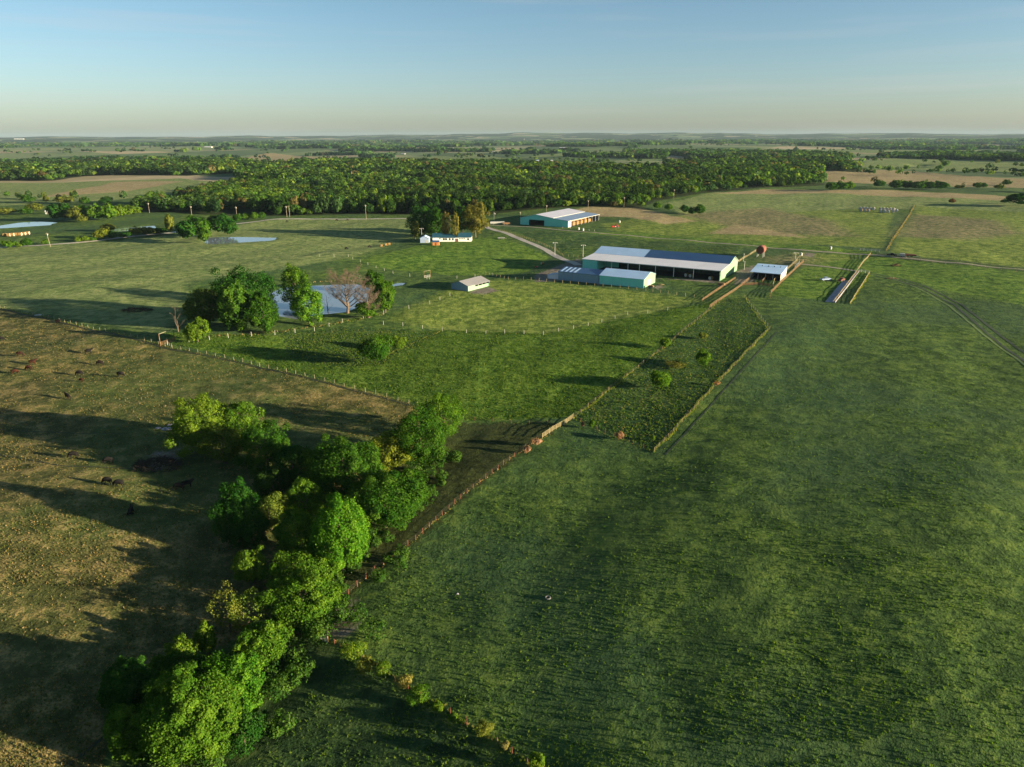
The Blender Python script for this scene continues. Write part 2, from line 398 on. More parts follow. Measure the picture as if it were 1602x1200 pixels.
def ground_material():
    t = NT('pasture'); p = t.pos()
    fine = t.noise(2.6, 3, .65); mid = t.noise(.45, 3, .6); big = t.noise(.045, 6, .62); huge = t.noise(.016, 3, .5); mot = t.noise(.22, 6, .72)
    streak = t.noise(.9, 3, .6, t.scale(p, (.35, 1.0, 1.0)))
    wob = t.math('ADD', t.math('MULTIPLY', t.math('SUBTRACT', mid, .5), 7.0), t.math('MULTIPLY', t.math('SUBTRACT', fine, .5), 3.0))
    def cls(A, B, Cc, tfine=.56, amt=.8):
        c = t.mix(t.ramp(t.math('ADD', t.math('MULTIPLY', mid, .4), t.math('MULTIPLY', big, .6)), .41, .59), A, B)
        c = t.mix(t.ramp(mot, .38, .54, .62, 0), c, tuple(x * .45 for x in A))  # dark mottling in the colour stands in for low-sun shade on bumps
        return t.mix(t.ramp(t.math('ADD', t.math('MULTIPLY', fine, .3), t.math('MULTIPLY', mot, .7)), tfine - .05, tfine + .07, 0, amt), c, Cc)
    def over(c, name, col, edge=1.0, wk=1.0):
        d = t.attr('z_' + name); d = t.math('ADD', d, t.math('MULTIPLY', wob, wk))
        return t.mix(t.ramp(d, -edge, edge), c, col)
    pasture = cls((.042, .084, .020), (.064, .110, .024), (.115, .160, .028), .53, .75)
    pasture = t.mix(t.ramp(huge, .42, .62, 0, .6), pasture, (.034, .070, .030))
    # --- beyond a couple of kilometres: section-line fields
    rot = t.n('ShaderNodeVectorRotate'); rot.rotation_type = 'Z_AXIS'; t.l(p, rot.inputs['Vector']); rot.inputs['Angle'].default_value = radians(30)
    sn = t.n('ShaderNodeVectorMath', operation='SNAP'); t.l(rot.outputs[0], sn.inputs[0]); sn.inputs[1].default_value = (430, 310, 100000)
    wn = t.n('ShaderNodeTexWhiteNoise', noise_dimensions='2D'); t.l(sn.outputs[0], wn.inputs['Vector'])
    cr = t.n('ShaderNodeValToRGB'); t.l(wn.outputs[0], cr.inputs[0]); e = cr.color_ramp; e.interpolation = 'CONSTANT'
    cols = [(0, (.08, .12, .045)), (.22, (.13, .165, .07)), (.40, (.27, .22, .13)), (.52, (.06, .095, .04)), (.66, (.17, .19, .09)), (.82, (.34, .27, .17)), (.91, (.11, .15, .055))]
    while len(e.elements) < len(cols): e.elements.new(.5)
    for q, (ps, c) in zip(e.elements, cols): q.position = ps; q.color = (*c, 1)
    ln = t.n('ShaderNodeVectorMath', operation='LENGTH'); t.l(p, ln.inputs[0])
    farf = t.mix(t.ramp(huge, .35, .75, 0, .35), cr.outputs[0], (.11, .14, .06))
    c = t.mix(t.ramp(ln.outputs['Value'], 1150, 1350), pasture, farf)
    c = over(c, 'pale', cls((.115, .165, .050), (.165, .205, .070), (.25, .25, .10), .55, .7), 4, 1.5)
    c = over(c, 'yellow', cls((.085, .135, .022), (.130, .180, .032), (.20, .23, .05), .53, .85), 3, 1.4)
    c = over(c, 'lush', cls((.046, .105, .013), (.080, .142, .018), (.14, .20, .03), .53, .8), 1.5)
    c = over(c, 'rough', cls((.028, .068, .020), (.045, .085, .022), (.10, .125, .030), .55, .8))
    c = over(c, 'brown', cls((.085, .11, .040), (.13, .13, .055), (.24, .19, .10), .52, .9), 12, 5)
    c = over(c, 'tan', cls((.26, .20, .10), (.33, .25, .14), (.18, .19, .07), .55, .8), 4, 3)
    wd = cls((.064, .076, .022), (.108, .098, .034), (.27, .20, .078), .54, .8)
    wd = t.mix(t.ramp(huge, .44, .56), wd, cls((.060, .088, .022), (.085, .10, .028), (.22, .18, .075), .57, .8))
    c = over(c, 'weedy', wd)
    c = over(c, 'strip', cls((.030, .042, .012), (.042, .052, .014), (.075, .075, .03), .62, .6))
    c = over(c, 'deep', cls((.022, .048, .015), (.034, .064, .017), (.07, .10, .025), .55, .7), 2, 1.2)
    c = over(c, 'dirt', cls((.17, .14, .115), (.22, .19, .16), (.10, .11, .05), .54, .8), 1.2, 1.1)
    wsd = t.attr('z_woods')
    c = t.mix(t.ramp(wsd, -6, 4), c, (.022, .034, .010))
    t.base(c); t.b.inputs['Roughness'].default_value = 1.0; t.b.inputs['Specular IOR Level'].default_value = .08
    hgtn = t.math('ADD', t.math('MULTIPLY', fine, .35), t.math('MULTIPLY', mot, 2.4))
    t.bump(hgtn, .6, .75)
    return t.m
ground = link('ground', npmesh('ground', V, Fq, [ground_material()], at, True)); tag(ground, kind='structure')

def ribbon(name, pts, width, mat, z=.07, step=2.0):
    """a strip laid over the relief, sampled at the ground's own vertices' spacing"""
    W = [Vector(G(a, b)) for a, b in pts]; P = [W[0]]
    for a, b in zip(W, W[1:]):
        n = max(1, int((b - a).length / step))
        P += [a + (b - a) * (k / n) for k in range(1, n + 1)]
    for _ in range(6):
        P = [P[0]] + [(P[k-1] + P[k] * 2 + P[k+1]) / 4 for k in range(1, len(P) - 1)] + [P[-1]]
    L, R = [], []
    for k, q in enumerate(P):
        d = (P[min(k + 1, len(P) - 1)] - P[max(k - 1, 0)]).normalized(); nn = Vector((-d.y, d.x))
        L.append(q + nn * width / 2); R.append(q - nn * width / 2)
    xy = np.array([(*a,) for a in L] + [(*a,) for a in P] + [(*a,) for a in R]); n = len(P)
    zz = hgt(xy[:, 0], xy[:, 1]) + z
    F = []
    for b in (0, n):
        for k in range(n - 1): F.append((b + k, b + n + k, b + n + k + 1, b + k + 1))
    return tag(link(name, npmesh(name, np.column_stack([xy, zz]), F, [mat], None, True)), kind='structure')
def road_mat(name, col, col2, grass=(.07, .10, .03), g=.5):
    t = NT(name); n1 = t.noise(.5, 4, .6); n2 = t.noise(2.5, 3, .6)
    c = t.mix(t.ramp(n1, .4, .65), col, col2); t.base(t.mix(t.ramp(n2, .5, .72, 0, g), c, grass)); t.bump(n2, .2, .4); return t.m
GRAVEL = road_mat('pale_gravel', (.34, .30, .25), (.42, .38, .33), (.2, .19, .13), .3)
TRACK = road_mat('dirt_track', (.21, .18, .13), (.26, .23, .17))
RUT = road_mat('wheel_rut', (.030, .042, .024), (.024, .034, .018), g=.15)
DARKP = road_mat('path_ditch_earth', (.022, .030, .012), (.035, .04, .018), (.05, .06, .02), .3)
ribbon('county_road', [(-120,397),(0,387.5),(80,383),(180,373),(270,364.5),(345,352),(430,342.5),(640,342),(765,350)], 5.0, GRAVEL, .16, 5)
ribbon('driveway', [(758,353),(764,357),(800,368),(850,389),(888,408),(905,415)], 4.6, GRAVEL, .08)
ribbon('farm_track', [(765,352),(830,355),(900,362),(1000,370),(1160,383),(1250,391),(1350,398),(1400,402.5),(1500,411.5),(1700,431)], 3.4, TRACK, .09)
for o in (-1.5, 1.5):
    ribbon('wheel_track', [(1362+o*4,428),(1410+o*4,438),(1450+o*4,452),(1500+o*4,477),(1540+o*5,511),(1602+o*7,557),(1720+o*9,650)], 1.1, RUT, .05, 1.5)
ribbon('path_ditch_strip', [(-40,476),(0,484),(60,496),(268,547.5),(380,568.5),(640,634)], .8, DARKP, .05, 1.5)  # dark strip drawn for the thin ditch line along the pasture fence
DITCH_SHADE = road_mat('ditch_bank_shade', (.045, .035, .022), (.03, .04, .015), (.06, .06, .03), .4)  # brown bank earth with the ditch's shadow put into its dark colour
ribbon('ditch', [(1372,397),(1400,400),(1500,408.5),(1700,427)], 1.5, DITCH_SHADE, .1, 3)
ribbon('ditch', [(1410,405),(1500,413.5),(1700,434)], 1.2, DITCH_SHADE, .1, 3)
VERGE = road_mat('track_verge', (.095, .14, .035), (.075, .12, .03), (.12, .14, .05), .4)
ribbon('track_verge', [(1355,427),(1400,438),(1440,453),(1485,478),(1525,512),(1585,557),(1680,640)], .9, VERGE, .06, 1.5)
ribbon('path_ditch_strip', [(-80,700),(0,712),(60,722),(90,729),(200,733),(225,732)], .45, DARKP, .05, 1.0)
ribbon('path_ditch_strip', [(-80,672),(0,672),(110,678),(200,679)], .35, DARKP, .05, 1.0)
ribbon('path_ditch_strip', [(60,1230),(120,1188),(178,1140)], .5, DARKP, .05, .8)
ribbon('farm_track', [(1240,412),(1300,418),(1345,425)], 3.5, TRACK, .09)
ribbon('path_ditch_strip', [(1215,520),(1120,625),(1040,712)], .5, RUT, .05, 1.0)
for k, P in PONDS.items():
    c = np.mean(P, 0); Q = [tuple(c + (np.array(p) - c) * 1.04) for p in P]
    tag(link('pond_water', (lambda m: m)(npmesh('pond_water', [(a, b, -.28) for a, b in Q], [list(range(len(Q)))], [WATER]))), kind='structure')

# ------------------------------------------------------------ haze
t = NT('haze'); t.t.nodes.remove(t.b); pv = t.n('ShaderNodeVolumePrincipled')
pv.inputs['Color'].default_value = (.30, .42, .52, 1); pv.inputs['Density'].default_value = 2.6e-5; pv.inputs['Anisotropy'].default_value = 0.0
t.l(pv.outputs[0], t.out.inputs['Volume'])
mb = MB(); mb.box(-27500, 27500, -3600, 27500, -60, 205); hzb = mb.build('haze', t.m); tag(hzb, kind='stuff')
# ------------------------------------------------------------ trees
def crown_arrays(r, rx, ry, rzz, zc, nclump, nleaf, ls, cr=.30, low=-.9, power=.42, squash=1.0):
    """leaf-sized faces gathered in clumps through an uneven crown"""
    d = r.normal(size=(nclump, 3)); d /= np.linalg.norm(d, axis=1)[:, None]
    d[:, 2] = np.where(d[:, 2] < low, -d[:, 2] * .6, d[:, 2]); d /= np.linalg.norm(d, axis=1)[:, None]
    ph = r.uniform(0, 6.28, 4)
    az = np.arctan2(d[:, 1], d[:, 0])
    rad = r.uniform(.35, 1, nclump) ** power * (1 + .13 * np.sin(2 * az + ph[0]) + .10 * np.sin(3 * az + ph[1] + 3 * d[:, 2]))
    cr_ = cr * r.uniform(.6, 1.25, nclump)
    cen = d * (rad - cr_ * .55)[:, None]
    k = r.integers(0, nclump, nleaf * nclump)
    ld = r.normal(size=(len(k), 3)) + d[k] * .9; ld /= np.linalg.norm(ld, axis=1)[:, None]
    lr = cr_[k] * (r.uniform(.25, 1, len(k)) ** .45) * (1 + .3 * r.normal(size=len(k)) * .6)
    sc3 = np.array([rx, ry, rzz]); c = (cen[k] + ld * lr[:, None]) * sc3
    sh = r.uniform(0, 1, len(k)) < .27; ns = int(sh.sum()); sd = r.normal(size=(ns, 3)); sd /= np.linalg.norm(sd, axis=1)[:, None]
    lb = d[r.integers(0, nclump, min(26, nclump))]; mm = np.max(sd @ lb.T, axis=1)
    c[sh] = sd * ((.64 + .28 * np.clip((mm - .70) / .30, 0, 1) + r.normal(0, .035, ns)) * (r.uniform(.8, 1.04, ns)))[:, None] * sc3; ld[sh] = sd
    c[:, 2] += zc
    nrm = ld * .75 + d[k] * .35 + r.normal(size=c.shape) * .45; nrm[:, 2] += .15; nrm /= np.linalg.norm(nrm, axis=1)[:, None]
    tone_c = r.uniform(.25, .75, nclump)
    tone = np.clip(tone_c[k] + r.normal(0, .16, len(k)), 0, 1); tone[sh] = np.clip(r.normal(.42, .2, ns), 0, 1)
    return quads(r, c, nrm, ls, tone)
def quads(r, c, nrm, ls, tone, asp=.75):
    a = np.cross(nrm, r.normal(size=c.shape)); a /= np.linalg.norm(a, axis=1)[:, None]; b = np.cross(nrm, a)
    s = ls * r.uniform(.6, 1.35, len(c)); a *= s[:, None]; b *= (s * asp)[:, None]
    V = np.stack([c - a * .5, c - b * .5 + nrm * s[:, None] * .12, c + a * .5, c + b * .5 + nrm * s[:, None] * .12], 1).reshape(-1, 3)
    F = np.arange(len(V)).reshape(-1, 4)
    return V, F, np.repeat(tone, 4)
def trunk_mb(r, h, rad, spread, nb=8, zb=.32, lean=(0, 0), up=.55, twigs=0, sc2=.45):
    mb = MB(); top = Vector((lean[0] * h, lean[1] * h, h * .78))
    pts = [Vector((0, 0, -.6))]
    for k in range(1, 6):
        f = k / 5; pts.append(Vector((top.x * f + r.normal(0, .02) * h, top.y * f + r.normal(0, .02) * h, top.z * f)))
    mb.tube(pts, [rad * (1.25 if k == 0 else 1 - .8 * k / 5) for k in range(6)], 7)
    for k in range(nb):
        f = zb + (0.95 - zb) * (k + r.uniform(0, .6)) / nb; p0 = Vector((top.x * f, top.y * f, top.z * f))
        az = k * 2.4 + r.uniform(-.4, .4); L = spread * (1 - .35 * f) * r.uniform(.75, 1.05)
        p1 = p0 + Vector((cos(az) * L * .5, sin(az) * L * .5, L * up * .45)); p2 = p0 + Vector((cos(az) * L, sin(az) * L, L * up * 1.1))
        mb.tube([p0, p1, p2], [rad * sc2 * (1.1 - f), rad * sc2 * .6 * (1.1 - f), rad * .07], 5)
        for q in range(twigs):
            g = r.uniform(.3, 1); s0 = p0.lerp(p1, g * 2) if g < .5 else p1.lerp(p2, g * 2 - 1)
            v = Vector((cos(az) + r.normal(0, .8), sin(az) + r.normal(0, .8), up + abs(r.normal(0, .7)))).normalized() * L * r.uniform(.25, .5)
            m_ = s0 + v * .5 + Vector(r.normal(0, .05 * L, 3)); e_ = s0 + v
            mb.tube([s0, m_, e_], [rad * .10, rad * .06, rad * .03], 4, False)
            for _ in range(7):
                w_ = Vector(r.normal(0, 1, 3)); w_.z = abs(w_.z); b_ = s0.lerp(e_, r.uniform(.2, 1)); mb.tube([b_, b_ + w_.normalized() * L * .24], [rad * .05, rad * .02], 3, False)
    return mb
TREES = []
def tree(px, py, top, wpx, label, color, nclump=40, nleaf=300, ls=.42, low=-.85, zfrac=.30, group=None, name='tree', cr=.30,
         cat='tree', lean=(0, 0), hscale=1.0, power=.42, ry=1.0, maxleaf=None):
    zfrac *= .45; nclump = int(nclump * 1.9); nleaf = int(nleaf * .95); ls *= .82; cr *= .86
    p = G3(px, py); r = np.random.default_rng(int(px * 7 + py * 13))
    h = tall(p.x, p.y, p.z, top) * hscale
    zc = p.y * cos(PITCH) - (p.z + h * .6 - CAMH) * sin(PITCH)
    rad = wpx / 2 * zc / FPX * (1.14 if group == PD else 1.05)
    root = empty(name, p, r.uniform(0, 6.28), label, cat, group)
    zb = h * zfrac; rz_ = (h - zb) / 2
    V, F, tone = crown_arrays(r, rad * .98, rad * .98 * ry, rz_, zb + rz_, nclump, nleaf, ls, cr, low, power)
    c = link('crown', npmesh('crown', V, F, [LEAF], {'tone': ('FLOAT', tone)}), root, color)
    trunk_mb(r, h, max(.12, h * .022), rad * .75, 9, lean=lean).build('trunk', BARK, root)
    TREES.append((p.x, p.y)); return root
GR1 = (.066, .138, .012); GR2 = (.038, .096, .010); GR3 = (.100, .165, .015); GR4 = (.16, .19, .02); GRD = (.026, .080, .011); OLV = (.115, .135, .022)
PD = 'trees around the farm pond'
CR = 'trees along the creek in the near pasture'
def tbox(x0, x1, y0, y1, label, color, nclump=40, nleaf=300, ls=.40, cr=.25, group=CR, grow=1.13, flat=1.0):
    """a rounded tree whose crown fills the given patch of the photograph; stands on the relief with its own height"""
    cx, cyy = (x0 + x1) / 2, (y0 + y1) / 2; by = y1
    for _ in range(6):
        p = G3(cx, by); dist = sqrt(p.x ** 2 + p.y ** 2 + (CAMH - p.z - 6) ** 2); dl = atan2(CAMH - p.z - 6, hypot(p.x, p.y)); mpp = dist / hypot(FPX, cx - 801, cyy - 600)
        rad = (x1 - x0) / 2 * mpp * grow; hh = (y1 - y0) / 2 * mpp
        rz = sqrt(max(hh * hh - (rad * sin(dl)) ** 2, (.62 * rad * cos(dl)) ** 2)) / cos(dl); zc = rz * 1.02 + .25
        by = cyy + zc * cos(dl) / mpp
    if group == PD: rad *= .92
    r = np.random.default_rng(int(cx * 7 + y1 * 13)); h = zc + rz
    root = empty('tree', p, r.uniform(0, 6.28), label, 'tree', group)
    V, F, tone = crown_arrays(r, rad, rad, rz * flat, zc, nclump, nleaf, ls, cr, -.92, .40)
    V[:, 2] = np.maximum(V[:, 2], .1)
    link('crown', npmesh('crown', V, F, [LEAF], {'tone': ('FLOAT', tone)}), root, color)
    trunk_mb(r, h, max(.12, h * .024), rad * .75, 11, .2).build('trunk', BARK, root)
    return root
tbox(273,365,615,708,'broad yellow-green tree at the far left end of the creek line, near the grazing cattle',GR3,70,380,.36,.20)
tbox(348,408,627,700,'rounded pale green tree between the broad yellow-green tree and the darker one',GR1,40,320,.35,.23)
tbox(322,384,664,726,'shaded olive tree low in front of the broad yellow-green tree',(.085,.125,.018),40,280,.35,.23)
tbox(382,456,657,736,'medium dark green tree with forked limbs beside the cattle pasture',GR2,48,330,.35,.22)
tbox(620,698,638,728,'dense round green tree at the far right end of the creek line',GR2,60,380,.34,.20)
tbox(652,726,617,690,'light green tree leaning over the ditch at the lush field',GR1,48,330,.34,.22)
tbox(574,654,676,726,'small golden-yellow tree between the big dark tree and the far round tree',GR4,44,300,.34,.22)
tbox(490,598,680,790,'tall dark green tree, farther of the two biggest in the middle of the creek line',GR2,80,440,.36,.19)
tbox(545,664,732,833,'wide dark green tree, nearer of the two biggest, leaning toward the fence',GR2,90,440,.36,.19)
tbox(452,524,716,770,'deep green tree hidden behind the two biggest trees',GRD,36,300,.36,.25)
tbox(348,410,750,852,'shaded deep green tree on the pasture side of the creek line',GRD,48,380,.34,.22)
tbox(428,490,688,756,'added dark tree standing in for shadow in the gap behind the forked tree',GRD,36,300,.35,.23)  # this and the next two are added dark fill for shadow between trees
tbox(400,456,722,782,'added dark low tree standing in for shadow between the forked tree and the pasture side',(.03,.07,.012),34,280,.34,.24)
tbox(374,424,796,858,'added dark low tree standing in for shadow just above the small bright yellow-green one',GRD,34,280,.32,.24)
tbox(398,452,768,830,'olive tree with brown bare twigs showing in its crown',(.10,.14,.02),34,240,.32,.24)
tbox(448,512,745,815,'upright light green tree with thin tall crown behind the bright ones',GR1,38,280,.32,.22)
tbox(434,504,796,876,'bright green tree in the middle of the near clump',GR1,56,360,.33,.21)
tbox(496,580,780,898,'bright leafy tree overhanging the fence at the bend of the creek',(.075,.18,.013),80,400,.33,.19)
tbox(370,424,854,912,'small bright yellow-green tree at the pasture edge of the creek line',GR3,34,260,.30,.23)
tbox(428,520,858,930,'broad bright green tree below the leafy tree at the bend',GR1,66,360,.32,.20)
tbox(424,526,902,972,'drooping bright green tree with pale limbs above the creek crossing',GR1,60,330,.31,.22)
tbox(333,388,917,990,'sparse see-through olive tree among long shadows at the pasture edge',OLV,18,60,.28,.30)
tbox(364,424,922,988,'thin light green tree beside the sparse olive tree',(.10,.15,.02),24,120,.28,.26)
tbox(372,454,972,1040,'bushy light green tree right above the white gate corner',GR1,56,340,.30,.20)
tbox(310,342,972,1022,'slender yellow-green sapling standing behind the biggest tree',GR3,24,200,.28,.24)
tbox(264,314,994,1040,'low yellow-green tree on the left shoulder of the biggest tree',GR3,28,230,.28,.24)
tbox(236,376,1044,1190,'biggest bright green tree at the bottom left corner of the view',GR1,190,560,.29,.145)
tbox(176,256,1026,1122,'dark tree for the shaded left flank of the biggest tree, shade put into its leaves',GRD,60,380,.29,.18)  # dark leaf colour carries the shade on the big crown's left side
tbox(242,330,1018,1090,'dark green treetop right behind the biggest tree',GR2,60,360,.29,.2)
tbox(176,236,1100,1185,'bright leafy small tree under the left flank of the biggest tree',GR1,48,330,.28,.22)
tbox(322,412,1022,1122,'green tree pressed against the right side of the biggest tree',(.06,.15,.012),70,380,.29,.19)
tbox(345,420,1110,1172,'thin dark scrubby tree at the foot of the biggest tree',GRD,30,180,.27,.26)
tbox(334,430,418,500,'big dark green tree behind the left side of the farm pond',GRD,70,230,.62,.19,PD)
tbox(345,400,436,516,'large mid-green tree in front of the dark pond tree',(.052,.12,.013),54,230,.60,.21,PD)
tbox(388,440,456,518,'dark mid-green tree at the left edge of the pond water',GR2,50,220,.58,.21,PD)
tbox(292,350,448,508,'olive green tree at the left end of the pond grove',(.075,.11,.018),44,210,.60,.22,PD)
tbox(290,330,497,534,'small bright yellow-green tree in front of the pond grove',GR3,30,200,.5,.24,PD)
tbox(437,492,415,482,'tall light green tree standing in front of the middle of the pond',GR1,52,200,.58,.21,PD)
tbox(455,512,450,506,'leafy green tree at the near bank of the pond beside the tall light one',(.07,.16,.013),44,190,.58,.22,PD)
tbox(570,600,422,455,'round dark green treetop behind the bright tree at the right of the pond',GR2,26,180,.58,.25,PD)
tbox(585,620,438,488,'bright green tree at the right end of the pond with a sunlit trunk',GR1,36,200,.58,.23,PD)
tbox(556,590,474,494,'low green willow scrub at the foot of the bare tree',GR1,20,160,.5,.28,PD)
# bare trees
def bare(px, py, top, wpx, label, nb=16, tw=7, mat=DEADWOOD, up=.75, radk=1.0):
    p = G3(px, py); r = np.random.default_rng(int(px)); h = tall(p.x, p.y, p.z, top)
    rad = wpx / 2 * hypot(p.x, p.y) / FPX
    root = empty('bare_tree', p, 0, label, 'tree', 'bare trees by the farm pond')
    tb = MB(); tb.tube([(0,0,-.5),(h*.02,0,h*.15),(0,h*.02,h*.35)], [h*.035*radk, h*.028*radk, h*.02*radk], 7); tb.build('trunk', mat, root)
    trunk_mb(r, h, h * .03 * radk, rad * .95, nb, .12, twigs=tw, up=up, sc2=.5).build('crown', mat, root)
bare(544,490,421,76,'wide bare brown tree with many fine branches against the pond', 22, 13)
bare(577,497,440,50,'smaller bare reddish tree beside the right pond tree', 16, 16)
bare(513,489,455,22,'thin leafless grey sapling at the edge of the pond water', 7, 3, BARK, .75, .6)
bare(279,519,468,24,'tall thin grey leafless tree behind the wooden corral gate', 8, 5, BARK, .9, .4)
# round bushes in the fields
def bush(px, py, top, wpx, label, color, nc=16, nl=200, ls=.32, group='bushes in the fields', name='bush'):
    p = G3(px, py); r = np.random.default_rng(int(px * 3 + py)); h = max(.6, tall(p.x, p.y, p.z, top))
    rad = wpx / 2 * hypot(p.x, p.y, CAMH) / FPX
    V, F, tone = crown_arrays(r, rad, rad, h * .5, h * .5, nc, nl, ls, .42, -.3)
    V[:, 2] = np.maximum(V[:, 2], -.05)
    o = link(name, npmesh(name, V, F, [LEAF], {'tone': ('FLOAT', tone)}), None, color); o.location = p
    return tag(o, label, 'bush', group)
bush(590,570,526,52,'large round green bush beside the shaded hollow below the pond',GR2,26,260,.5)
bush(626,548,527,26,'light green bush by the fence corner below the farm paddock',GR3,14,180,.45)
bush(1030,608,579,36,'bright round green bush in the middle of the rough pen',GR1,18,260,.36)
bush(1098,574,548,26,'round green bush farther back in the rough pen',GR1,16,220,.36)
bush(1040,545,528,20,'small pale green bush on the fence line of the rough pen',GR3,12,140,.4)
bush(1100,531,520,16,'tiny olive bush near the far end of the rough pen',OLV,10,110,.35)
bush(1058,577,567,38,'low spreading brown-green brush between the two round bushes',(.13,.13,.03),14,90,.3)
bush(926,671,656,12,'small upright green bush at the front fence of the rough pen',GR1,8,120,.25)
bush(970,687,675,14,'reddish brown shrub at the front fence of the rough pen',(.30,.16,.10),9,120,.25)
bush(839,698,684,18,'larger tan dry shrub on the long fence',(.34,.21,.13),10,130,.25)
bush(825,709,697,14,'smaller tan dry shrub on the long fence',(.32,.19,.12),9,120,.25)
bush(912,668,660,7,'tiny reddish shrub left of the small upright bush',(.28,.13,.09),6,80,.2)
bush(1120,604,596,9,'small reddish shrub on the yellow fence of the rough pen',(.34,.18,.09),6,80,.25)
bush(1022,690,682,9,'tiny yellow-green bush at the near corner of the rough pen',GR3,6,80,.22)
for q in [(556,1035,1003,40,'ragged light green bush just right of the white gate',GR3),(572,1052,1030,26,'small brown-green bush below the ragged one on the hedge line',OLV),
          (600,1058,1035,28,'yellow-green bush in the hedge line, second clump from the white gate',GR3),(632,1078,1058,26,'low tawny bush in the middle of the hedge line',(.24,.21,.05)),
          (656,1100,1076,38,'bright green and yellow bush in the middle of the hedge line',GR1),(684,1112,1100,18,'small weedy bush past the middle of the hedge line',GR3),
          (757,1152,1130,30,'rounded olive green bush standing alone in the lower hedge line',OLV),(790,1170,1163,14,'tiny tawny bush in the lower hedge line',(.26,.22,.07)),
          (840,1204,1180,24,'light green bush at the bottom edge of the view',GR3),(496,1000,980,22,'yellow-green bush on the left post of the white gate',GR3),
          (708,1127,1117,14,'sparse green weed clump on the hedge line above the lone olive bush',GR1)]:
    bush(*q, nc=13, nl=150, ls=.2, group='bushes along the bottom hedge line')

# ------------------------------------------------------------ farmyard trees behind the house
HT = 'trees around the white farmhouse'
def htree(px, py, top, wpx, label, color, zf=.08, nc=34, nl=110, ls=1.0): tree(px, py, top, wpx, label, color, nc, nl, ls, group=HT, zfrac=zf, cr=.26)
htree(665,370,321,52,'big dark green tree left of the farmhouse',GRD,.06,44,130)
htree(682,372,327,34,'round mid-green tree at the left corner of the farmhouse roof',GR2)
htree(650,374,343,14,'narrow yellowish tree in front of the big dark tree',OLV,.05,16,90,.8)
htree(698,376,330,15,'slim yellow-brown columnar tree rising from the porch side',(.19,.15,.04),.12,18,90,.8)
htree(713,377,331,13,'second slim columnar tree, closer to the right roof',(.17,.16,.035),.12,18,90,.8)
htree(724,366,326,32,'dark tree directly behind the farmhouse roof',GRD)
htree(744,371,318,40,'tall broad olive-brown cedar at the right end of the farmhouse',(.13,.125,.025),.14,44,130)

# ------------------------------------------------------------ woodland
def blob_arrays(r, n, R, H, ls, zb=.12):
    d = r.normal(size=(n, 3)); d[:, 2] = np.abs(d[:, 2]) * 1.0 - .35; d /= np.linalg.norm(d, axis=1)[:, None]
    lob = r.normal(size=(7, 3)); lob[:, 2] = abs(lob[:, 2]); lob /= np.linalg.norm(lob, axis=1)[:, None]
    m = np.max(d @ lob.T, axis=1); rad = .70 + .38 * np.clip(m, 0, 1) ** 3 + r.normal(0, .05, n)
    c = d * rad[:, None] * np.array([R, R, H * (1 - zb) / 2]); c[:, 2] += H * (zb + (1 - zb) / 2)
    nrm = d + r.normal(0, .3, c.shape); nrm /= np.linalg.norm(nrm, axis=1)[:, None]
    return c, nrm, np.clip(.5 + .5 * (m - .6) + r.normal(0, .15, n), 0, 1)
# candidate positions in the woods polygons, spacing grows with distance
def cloud():
    out = []
    yb = 640.0
    while yb < 8800:
        sp = 7.5 if yb < 900 else 7.5 + (yb - 900) * .0062; dy = sp
        half = yb * .80 + 60
        n = int(2 * half / sp); x = (np.arange(n) - n / 2) * sp + rng.uniform(-.42, .42, n) * sp
        y = yb + rng.uniform(-.42, .42, n) * sp
        out.append(np.stack([x, y, np.full(n, sp)], 1)); yb += dy
    return np.concatenate(out)
P = cloud(); wd_ = woodiness(P[:, 0], P[:, 1]); gap = np.sin(P[:, 0] * .021 + 1) * np.sin(P[:, 1] * .017) + .6 * np.sin(P[:, 0] * .05 + P[:, 1] * .043)
keep = (wd_ > 1) & ((gap > -.82) | (P[:, 1] > 2300)) & (rng.uniform(0, 1, len(P)) < .96)
P = P[keep]
def patchy(x, y): return .95 + .28 * np.sin(x * .013 + 2 * np.sin(y * .007)) * np.sin(y * .011 + 1.5 * np.sin(x * .006)) + .18 * np.sin(x * .04 + y * .03)  # broad tint patches stand in for patchy sunlight, laid out like species patches
def tint_for(n, r, dist):
    base = .76 * np.array([[.055,.120,.016],[.078,.145,.020],[.030,.075,.016],[.120,.185,.022],[.048,.092,.028],[.13,.11,.04],[.022,.055,.016]]) * (1.0 if dist < 1 else np.array([.72, .80, 1.0]))  # far trees tinted darker and bluer to stand in for haze
    k = r.choice(7, n, p=[.24,.15,.21,.08,.14,.04,.14]); c = base[k] * r.uniform(.75, 1.25, (n, 1)); return c
# extra hedgerow trees along field edges, 1.1 - 8 km out, and along section lines
E_ = []
def hedge(pts, sp, jit=3.0, size=1.0):
    W = [np.array(G0(*q)) for q in pts]
    for a, b in zip(W, W[1:]):
        n = max(1, int(np.linalg.norm(b - a) / sp))
        for k in range(n):
            q = a + (b - a) * ((k + rng.uniform(0, .8)) / n) + rng.normal(0, jit, 2); E_.append((q[0], q[1], size))
for pts, sp in (([(0,311),(60,313),(130,316),(190,317)],14),([(1482,297),(1700,304)],22),([(1290,283),(1400,289),(1500,295)],45),([(1340,269),(1450,271),(1602,281)],20),
                ([(600,238),(700,236),(800,234)],60),([(840,255),(880,257),(930,262)],22),([(1050,250),(1200,252)],30),([(330,250),(420,247),(560,246)],30),
                ([(1120,268),(1150,262),(1240,262)],18),([(0,256),(100,252),(200,248)],30),([(1000,233),(1150,229),(1300,228)],60),([(1300,236),(1450,232),(1602,230)],60),
                ([(960,256),(880,249),(800,248)],22),([(1050,262),(1120,270)],16)):
    hedge(pts, sp, 4, 1.0)
